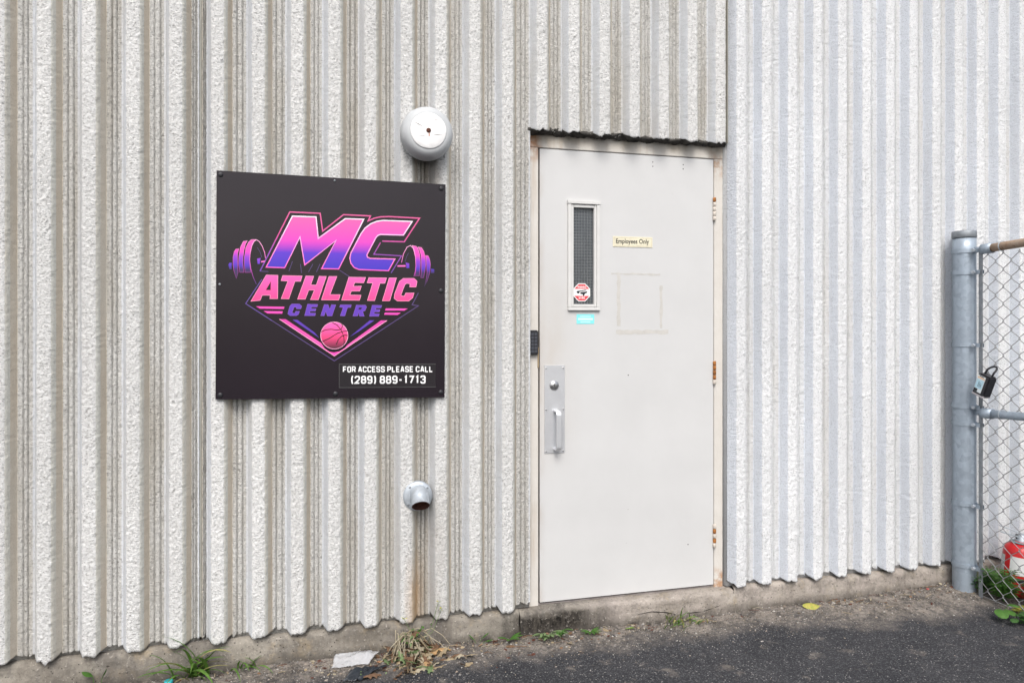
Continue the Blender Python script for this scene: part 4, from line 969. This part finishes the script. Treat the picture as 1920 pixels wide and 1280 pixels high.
def grass(px_, label, blades, name='grass_tuft', group=None, mats=(GR, GR, GRY), L=(.06, .14), wd=.006, bend=(.6, 2.0), spread=.02, towards=None):
    o_ = gp(*px_); t = thing(name, o_, label, 'grass', group)
    for i in range(blades):
        az = rnd.uniform(0, 6.28); rt = o_+Vector((rnd.gauss(0, spread*.5), rnd.gauss(0, spread*.3), -.006))
        if rt.y > -.062: rt.y = -.066
        if math.sin(az) > .25: az = -az            # the wall is behind
        mk('blade', *blade(rt, az, rnd.uniform(*L), wd*rnd.uniform(.7, 1.3), rnd.uniform(*bend), rnd.uniform(.05, .8), 7, rnd.uniform(-.8, .8)), rnd.choice(mats), t, True)
    return t
SAGE0 = leafmat('grass_pale', (.16, .25, .07), (.24, .32, .12))
grass((368, 1262), 'largest green grass tuft, growing at the foot of the bare wall beside the footing', 26, L=(.12, .27), wd=.017, spread=.06, bend=(.8, 2.2), mats=(GR, GR, GR, GRY))
grass((463, 1246), 'thin low grass blades at the footing under the black sign', 9, L=(.07, .16), wd=.011, spread=.06, bend=(1.2, 2.4))
grass((1278, 1170), 'bushy yellow green grass tuft below the hinge side of the door', 34, L=(.05, .115), wd=.009, spread=.10, mats=(GR, GR, SAGE0, GRY))
# sprouts
def sprout(px_, label, specs, mat, name='weed', shape='oval', cat='weed', group=None, stem=None):
    o_ = gp(*px_); t = thing(name, o_, label, cat, group)
    for (dx, h, az, el, L, wd, dr) in specs:
        a = o_+Vector((dx*.3, 0, -.004)); b = o_+Vector((dx, -.008, h))
        if a.y > -.064: a.y = -.066; b.y = -.074
        if h > .008: mk('stem', *tube([a, a.lerp(b, .5)+Vector((dx*.1, -.002, 0)), b], .0012, 6), stem or mat, t)
        mk('leaf', *leaf(b-Vector((0, 0, .001)), az, el, L, wd, dr, shape), mat, t, True)
    return t
sprout((190, 1280), 'single sprout with two broad green leaves beside the bare footing', [(-.018, .055, 3.0, .75, .045, .034, .7), (.016, .045, -.3, 1.2, .04, .015, .2), (-.012, .015, 3.6, .9, .045, .02, 1.6), (.0, .02, -1.2, .6, .04, .02, .8)], LG)
sprout((893, 1200), 'broad leaved seedling against the stained footing right of the dried weed', [(-.016, .022, 2.9, .9, .035, .016, .3), (.018, .026, -.1, .8, .04, .014, .4), (.035, .01, -.4, .5, .035, .016, .5)], LG)
sprout((955, 1203), 'low rosette of pointed green leaves at the corner of the door sill', [(0, .014, a, .7, .065, .018, .8) for a in (-.2, -1.0, -2.0, -2.9, .3, 3.3)], LG)
sprout((1020, 1196), 'spreading pale green weed in front of the black stained sill', [(rnd.uniform(-.04, .05), rnd.uniform(.008, .03), rnd.uniform(-3.2, .2), .5, rnd.uniform(.035, .06), .013, .9) for _ in range(16)], SAGE)
sprout((1050, 1192), 'small bright green sprig in front of the black stained sill', [(rnd.uniform(-.02, .02), rnd.uniform(.012, .035), rnd.uniform(-3.2, .2), .5, rnd.uniform(.03, .05), .012, .9) for _ in range(11)], LG)
sprout((1106, 1186), 'flat star shaped weed below the lock side of the door', [(0, .010, a, .5, .055, .011, .7) for a in np.linspace(-3.4, .3, 9)], LG)
sprout((1180, 1178), 'tiny round leaved weed at mid width of the door sill', [(rnd.uniform(-.025, .025), .008, rnd.uniform(-3, 0), .5, .018, .013, .4) for _ in range(7)], leafmat('leaf_lime', (.16, .27, .05), (.24, .36, .08)), shape='round')

# dried weed with grey stalks and clinging leaves
o_ = gp(772, 1222); dw = thing('dried_weed', o_, 'heap of dried weed stalks and crumpled dead leaves at the footing', 'weed')
for i in range(40):
    az = rnd.uniform(-math.pi, 0) if i > 8 else rnd.uniform(-2.2, -.9); L = rnd.uniform(.07, .17)
    r0 = o_+Vector((rnd.gauss(0, .03), rnd.uniform(-.02, .02), .035+rnd.uniform(0, .06))); d = Vector((math.cos(az)*.9, math.sin(az)*.6, 0))
    mk('stalk', *tube([r0, r0+d*L*.35+Vector((0, 0, .014)), r0+d*L*.75+Vector((0, 0, -.02)), Vector((r0.x+d.x*L, r0.y+d.y*L, max(.006, r0.z-.06)))], .0018, 6, True, [.0024, .002, .0016, .0009]), rnd.choice([DRY, DRY, DLF]), dw)
for i in range(150):
    q = o_+Vector((rnd.gauss(0, .078), rnd.uniform(-.17, .02), 0)); t_ = (o_.y+.02-q.y)/.17
    q.z = .008+max(0, .085*(1-t_)-abs(q.x-o_.x)*.4)*rnd.uniform(.3, 1); q.y = min(q.y, -.075)
    mk('dead_leaf', *leaf(q, rnd.uniform(-math.pi, 0) if i % 3 else rnd.uniform(0, 6.28), rnd.uniform(-.5, .8), rnd.uniform(.045, .085), rnd.uniform(.02, .04), rnd.uniform(-.5, 2.0), 'lobed', 9, 3, rnd.uniform(-1.2, 1.2)), rnd.choice([DLF, DLF, DRY, SAGE, BRN, BRN]), dw, True)
for i in range(16):
    q = o_+Vector((rnd.gauss(.02, .03), rnd.uniform(-.03, .0), rnd.uniform(.05, .12))); q.y = min(q.y, -.075)
    mk('green_leaf', *leaf(q, rnd.uniform(-3, 0), rnd.uniform(-.2, .9), rnd.uniform(.03, .055), .013, .8), rnd.choice([LG, SAGE]), dw, True)
# mustard stems that still carry small flowers
b0 = o_+Vector((.01, 0, .02))
for k, (px2, py2) in enumerate(((828, 1140), (757, 1158), (778, 1190), (822, 1128))):
    e = pw(px2, py2, -.10); m_ = b0.lerp(e, .5)+Vector((.02, 0, -.02)); mk('flower_stem', *tube([b0, m_, e], .0011, 6), SAGE, dw)
    for q in range(4): mk('flower', *leaf(e+Vector((rnd.gauss(0, .003), 0, rnd.uniform(-.008, .004))), rnd.uniform(0, 6.28), .4, .010, .007, .4, 'round', 4), rnd.choice([YF_, SAGE]), dw)
# loose leaves
def fallen(px_, label, mat, L, wd, az, name='fallen_leaf', shape='lobed', lobes=3, el=.15, droop=.5, group=None, cat='leaf', roll=.1):
    q = gp(*px_)+Vector((0, 0, .005)); q.y = min(q.y, -.07); V, F = leaf(q, az, el, L, wd, droop, shape, 14, lobes, roll)
    zmin = min(gz(v[0], v[1])-v[2] for v in V)
    lift = max(gz(v[0], v[1])-v[2] for v in V); lift = max(-.002, min(lift, .02)); V = [(v[0], min(v[1], -.058), v[2]+lift*.8+.001) for v in V]
    o = mk(name, V, F, mat, None, True, origin=q); tag(o, label, cat, group); return o
fallen((797, 1228), 'large pale oak leaf lying right of the dried weed heap', OAK, .12, .075, .1, el=.5, droop=1.0)
fallen((797, 1252), 'curled tan oak leaf at the front right of the dried weed heap', OAK, .085, .05, 1.2, el=.2, droop=.6)
fallen((728, 1206), 'dark brown lobed leaf behind the clear plastic bag', BRN, .09, .06, .8, el=.7, droop=.9)
fallen((706, 1242), 'small orange leaf lying on the edge of the clear plastic bag', leafmat('orange_leaf', (.50, .20, .08), (.62, .30, .14)), .03, .022, .2)
fallen((680, 1259), 'small pinkish leaf on the black plastic scrap', leafmat('pink_leaf', (.46, .24, .18), (.55, .32, .25)), .03, .02, 2.8)
fallen((1505, 1140), 'yellow green leaf with brown blotches on the dirt before the white wall', YEL, .085, .042, -.25, shape='oval', el=.08, droop=.25, roll=-.55)
for x, y in ((920, 1202), (938, 1208), (1062, 1206), (1130, 1180), (905, 1210), (1010, 1200), (965, 1213)):
    fallen((x, y), 'small brown dry leaf fragment before the black stained sill', rnd.choice([BRN, DLF, OAK]), rnd.uniform(.025, .045), rnd.uniform(.012, .02), rnd.uniform(0, 6), group='dry leaf fragments by the sill', shape='oval', roll=rnd.uniform(-.5, .5))

# clear plastic bag
def sheet(name, corners, nx_, ny_, amp, mat, label, cat, thick=.0006, hfn=None, seed=1):
    r = np.random.RandomState(seed); P = [gp(*c) for c in corners]; V = []
    N = smoothn(smoothn(r.randn(nx_+1, ny_+1), 3).T, 3).T
    for i in range(nx_+1):
        for j in range(ny_+1):
            u, v = i/nx_, j/ny_; p = (P[0]*(1-u)+P[1]*u)*(1-v)+(P[3]*(1-u)+P[2]*u)*v
            h = abs(N[i, j])*amp+(hfn(u, v) if hfn else 0); p = p+Vector((r.uniform(-.002, .002), r.uniform(-.002, .002), 0))
            V.append((p.x, min(p.y, -.066), max(gz(p.x, p.y), 0)+.005+h))
    F = [(i*(ny_+1)+j, i*(ny_+1)+j+1, (i+1)*(ny_+1)+j+1, (i+1)*(ny_+1)+j) for i in range(nx_) for j in range(ny_)]
    o = mk(name, V, F, mat, None, True, origin=P[3]); sd_ = o.modifiers.new('solidify', 'SOLIDIFY'); sd_.thickness = thick
    return tag(o, label, cat)
def bag_mat():
    k = NM('clear_film'); k.b.inputs['Transmission Weight'].default_value = .3; k.b.inputs['IOR'].default_value = 1.3; k.b.inputs['Alpha'].default_value = .5
    return k.done((.78, .79, .81), .22, 0, k.bump(k.noise(28, 4, .7, vec=(1, .4, 1)), .01), .6)
sheet('plastic_bag', [(622, 1254), (690, 1248), (712, 1229), (630, 1229)], 26, 14, .010, bag_mat(), 'crumpled clear plastic bag lying on the grit by the footing', 'plastic bag', hfn=lambda u, v: .018*math.exp(-((u-.75)/.3)**2-((v-.5)/.35)**2)+.012*v)
sheet('plastic_scrap', [(636, 1282), (676, 1279), (728, 1252), (690, 1254)], 24, 10, .022, plain('black_film', (.02, .024, .03), .38, 0, .2, 20, .004, 40), 'torn strip of black plastic lying in front of the clear bag', 'plastic scrap', hfn=lambda u, v: .012*math.sin(3.1*v)*(1+math.sin(9*u)*.4), seed=4)
q = gp(316, 1280); bc = thing('bottle_cap', q, 'turquoise plastic bottle cap on the grit beside the big grass tuft', 'bottle cap')
mk('cap', *lathe([(.016, -.001), (.0165, .004), (.0165, .010), (.014, .0125), (.012, .0118), (.004, .0115)], q, 'z', 24), plain('turquoise_plastic', (.05, .42, .46), .4), bc, True)
# leafy weeds growing round the fence post
def ragweed(pos, label, stems, H, matl, seed, leafL=(.02, .04), wd=.009):
    r = random.Random(seed); t = thing('leafy_weed', pos, label, 'weed', None)
    for s in range(stems):
        az = r.uniform(0, 6.28); ln = r.uniform(.1, .7); h = H*r.uniform(.55, 1); tip = pos+Vector((math.cos(az)*ln*h*.7, math.sin(az)*ln*h*.7, h*(1-ln*.35)))
        mid = pos.lerp(tip, .5)+Vector((0, 0, h*.08)); mk('stem', *tube([pos-Vector((0, 0, .01)), mid, tip], .0017, 6, True, [.0022, .0017, .001]), matl, t)
        V = []; F = []
        for k in range(9):
            u = .25+.75*k/8; p = pos.lerp(mid, u*2) if u < .5 else mid.lerp(tip, u*2-1)
            for sg in (0, 1):
                a2 = az+(1.1 if sg else -1.1)+r.uniform(-.4, .4); L = r.uniform(*leafL)*1.25
                base = p; dl = Vector((math.cos(a2), math.sin(a2), .25)).normalized()
                for g_ in range(4):
                    pp = base+dl*L*(g_/3.5); v, f = leaf(pp, a2+(-1)**g_*.9*(g_ < 3), .2, L*.55, wd, .7, 'oval', 4); b = len(V); V += v; F += [tuple(i+b for i in q_) for q_ in f]
        mk('leaf_spray', V, F, matl, t, True)
    return t
def gpv(x, y): return Vector((x, y, gz(x, y)))
ragweed(gpv(2.535, -.30), 'feathery green weed growing between the fence post and the extinguisher', 11, .20, LG, 3, (.026, .045), .012)
ragweed(gpv(2.62, -.42), 'dense dark green weed in front of the fire extinguisher', 10, .145, LD, 8, (.028, .05), .015)
ragweed(gpv(2.50, -.21), 'small feathery weed tucked behind the base of the fence post', 6, .14, LD, 5)
t = sprout((1872, 1160), 'broad leaved green weed in front of the chain link mesh', [(-.005, .055, 4.2, .1, .07, .06, 1.0), (.03, .05, -1.4, .2, .06, .05, 1.0), (.05, .07, -.9, .5, .05, .04, 1.2)], LG, shape='round')
sprout((1905, 1150), 'yellowing broad leaved weed at the foot of the chain link', [(rnd.uniform(-.03, .05), rnd.uniform(.02, .07), rnd.uniform(-3.2, 0), .4, rnd.uniform(.035, .055), .028, .8) for _ in range(8)], leafmat('leaf_yellowing', (.16, .22, .04), (.34, .30, .06)))
sprout((1915, 1168), 'wide leaved dark green weed spreading below the chain link', [(rnd.uniform(-.05, .06), rnd.uniform(.02, .08), rnd.uniform(-3.0, -.2), .35, rnd.uniform(.04, .06), .036, .9) for _ in range(10)], LD, shape='round')
# bits of litter by the post
for (x, y, col, nm, lb_) in ((1738, 1106, (.50, .08, .08), 'red_scrap', 'tiny red scrap on the dirt beside the fence post'), (1748, 1103, (.30, .55, .52), 'green_scrap', 'tiny pale green scrap on the dirt beside the fence post')):
    q = gp(x, y)+Vector((0, 0, .006)); V, F = leaf(q, .4, .3, .022, .014, .8, 'round', 6); tag(mk(nm, V, F, plain(nm+'_paint', col, .5), None, origin=q), lb_, 'litter')

# dry twigs, leaf crumbs and stalks swept against the wall
parts_ = []; mi = []
for k in range(420):
    x = rnd.choice([rnd.uniform(-1.9, 3.1), rnd.uniform(1.6, 2.7), rnd.uniform(-.2, .7), rnd.uniform(-.9, -.2)]); y = -.068-abs(rnd.gauss(0, .075)); z = gz(x, y); a = rnd.uniform(0, 6.28)
    if k % 3:
        L = rnd.uniform(.008, .022); vf = leaf((x, y, z+.003), a, rnd.uniform(0, .5), L, L*rnd.uniform(.4, .8), rnd.uniform(0, 1.2), 'oval', 4, 0, rnd.uniform(-.6, .6))
    else:
        L = rnd.uniform(.02, .075); d = Vector((math.cos(a), math.sin(a)*.5, 0))*L; p = Vector((x, y, z+.003)); q = p+d*.5+Vector((rnd.gauss(0, .004), 0, rnd.uniform(0, .006))); e = p+d; e.y = min(e.y, -.064); q.y = min(q.y, -.064); e.z = gz(e.x, e.y)+.003
        vf = tube([p, q, e], rnd.uniform(.0006, .0014), 5)
    parts_.append(vf); mi += [rnd.randrange(4)]*len(vf[1])
o = mk('dry_litter', *join(*parts_), [DRY, DLF, BRN, M['rust_dark']], None, False, mi); tag(o, 'dry twigs and leaf crumbs swept against the foot of the wall', 'litter', kind='stuff')
# hairline crack in the sill
P = [pw(x, y, -.0645) for x, y in ((1196, 1151), (1222, 1146), (1248, 1147), (1270, 1152), (1296, 1148), (1318, 1146), (1340, 1138), (1357, 1133))]
sill = [c for c in building.children if c.name.startswith('door_sill')][0]
mk('crack', *tube(P, .0016, 5, True, [.0008, .0016, .0022, .0016, .002, .0014, .0018, .0008]), M['dark'], sill)
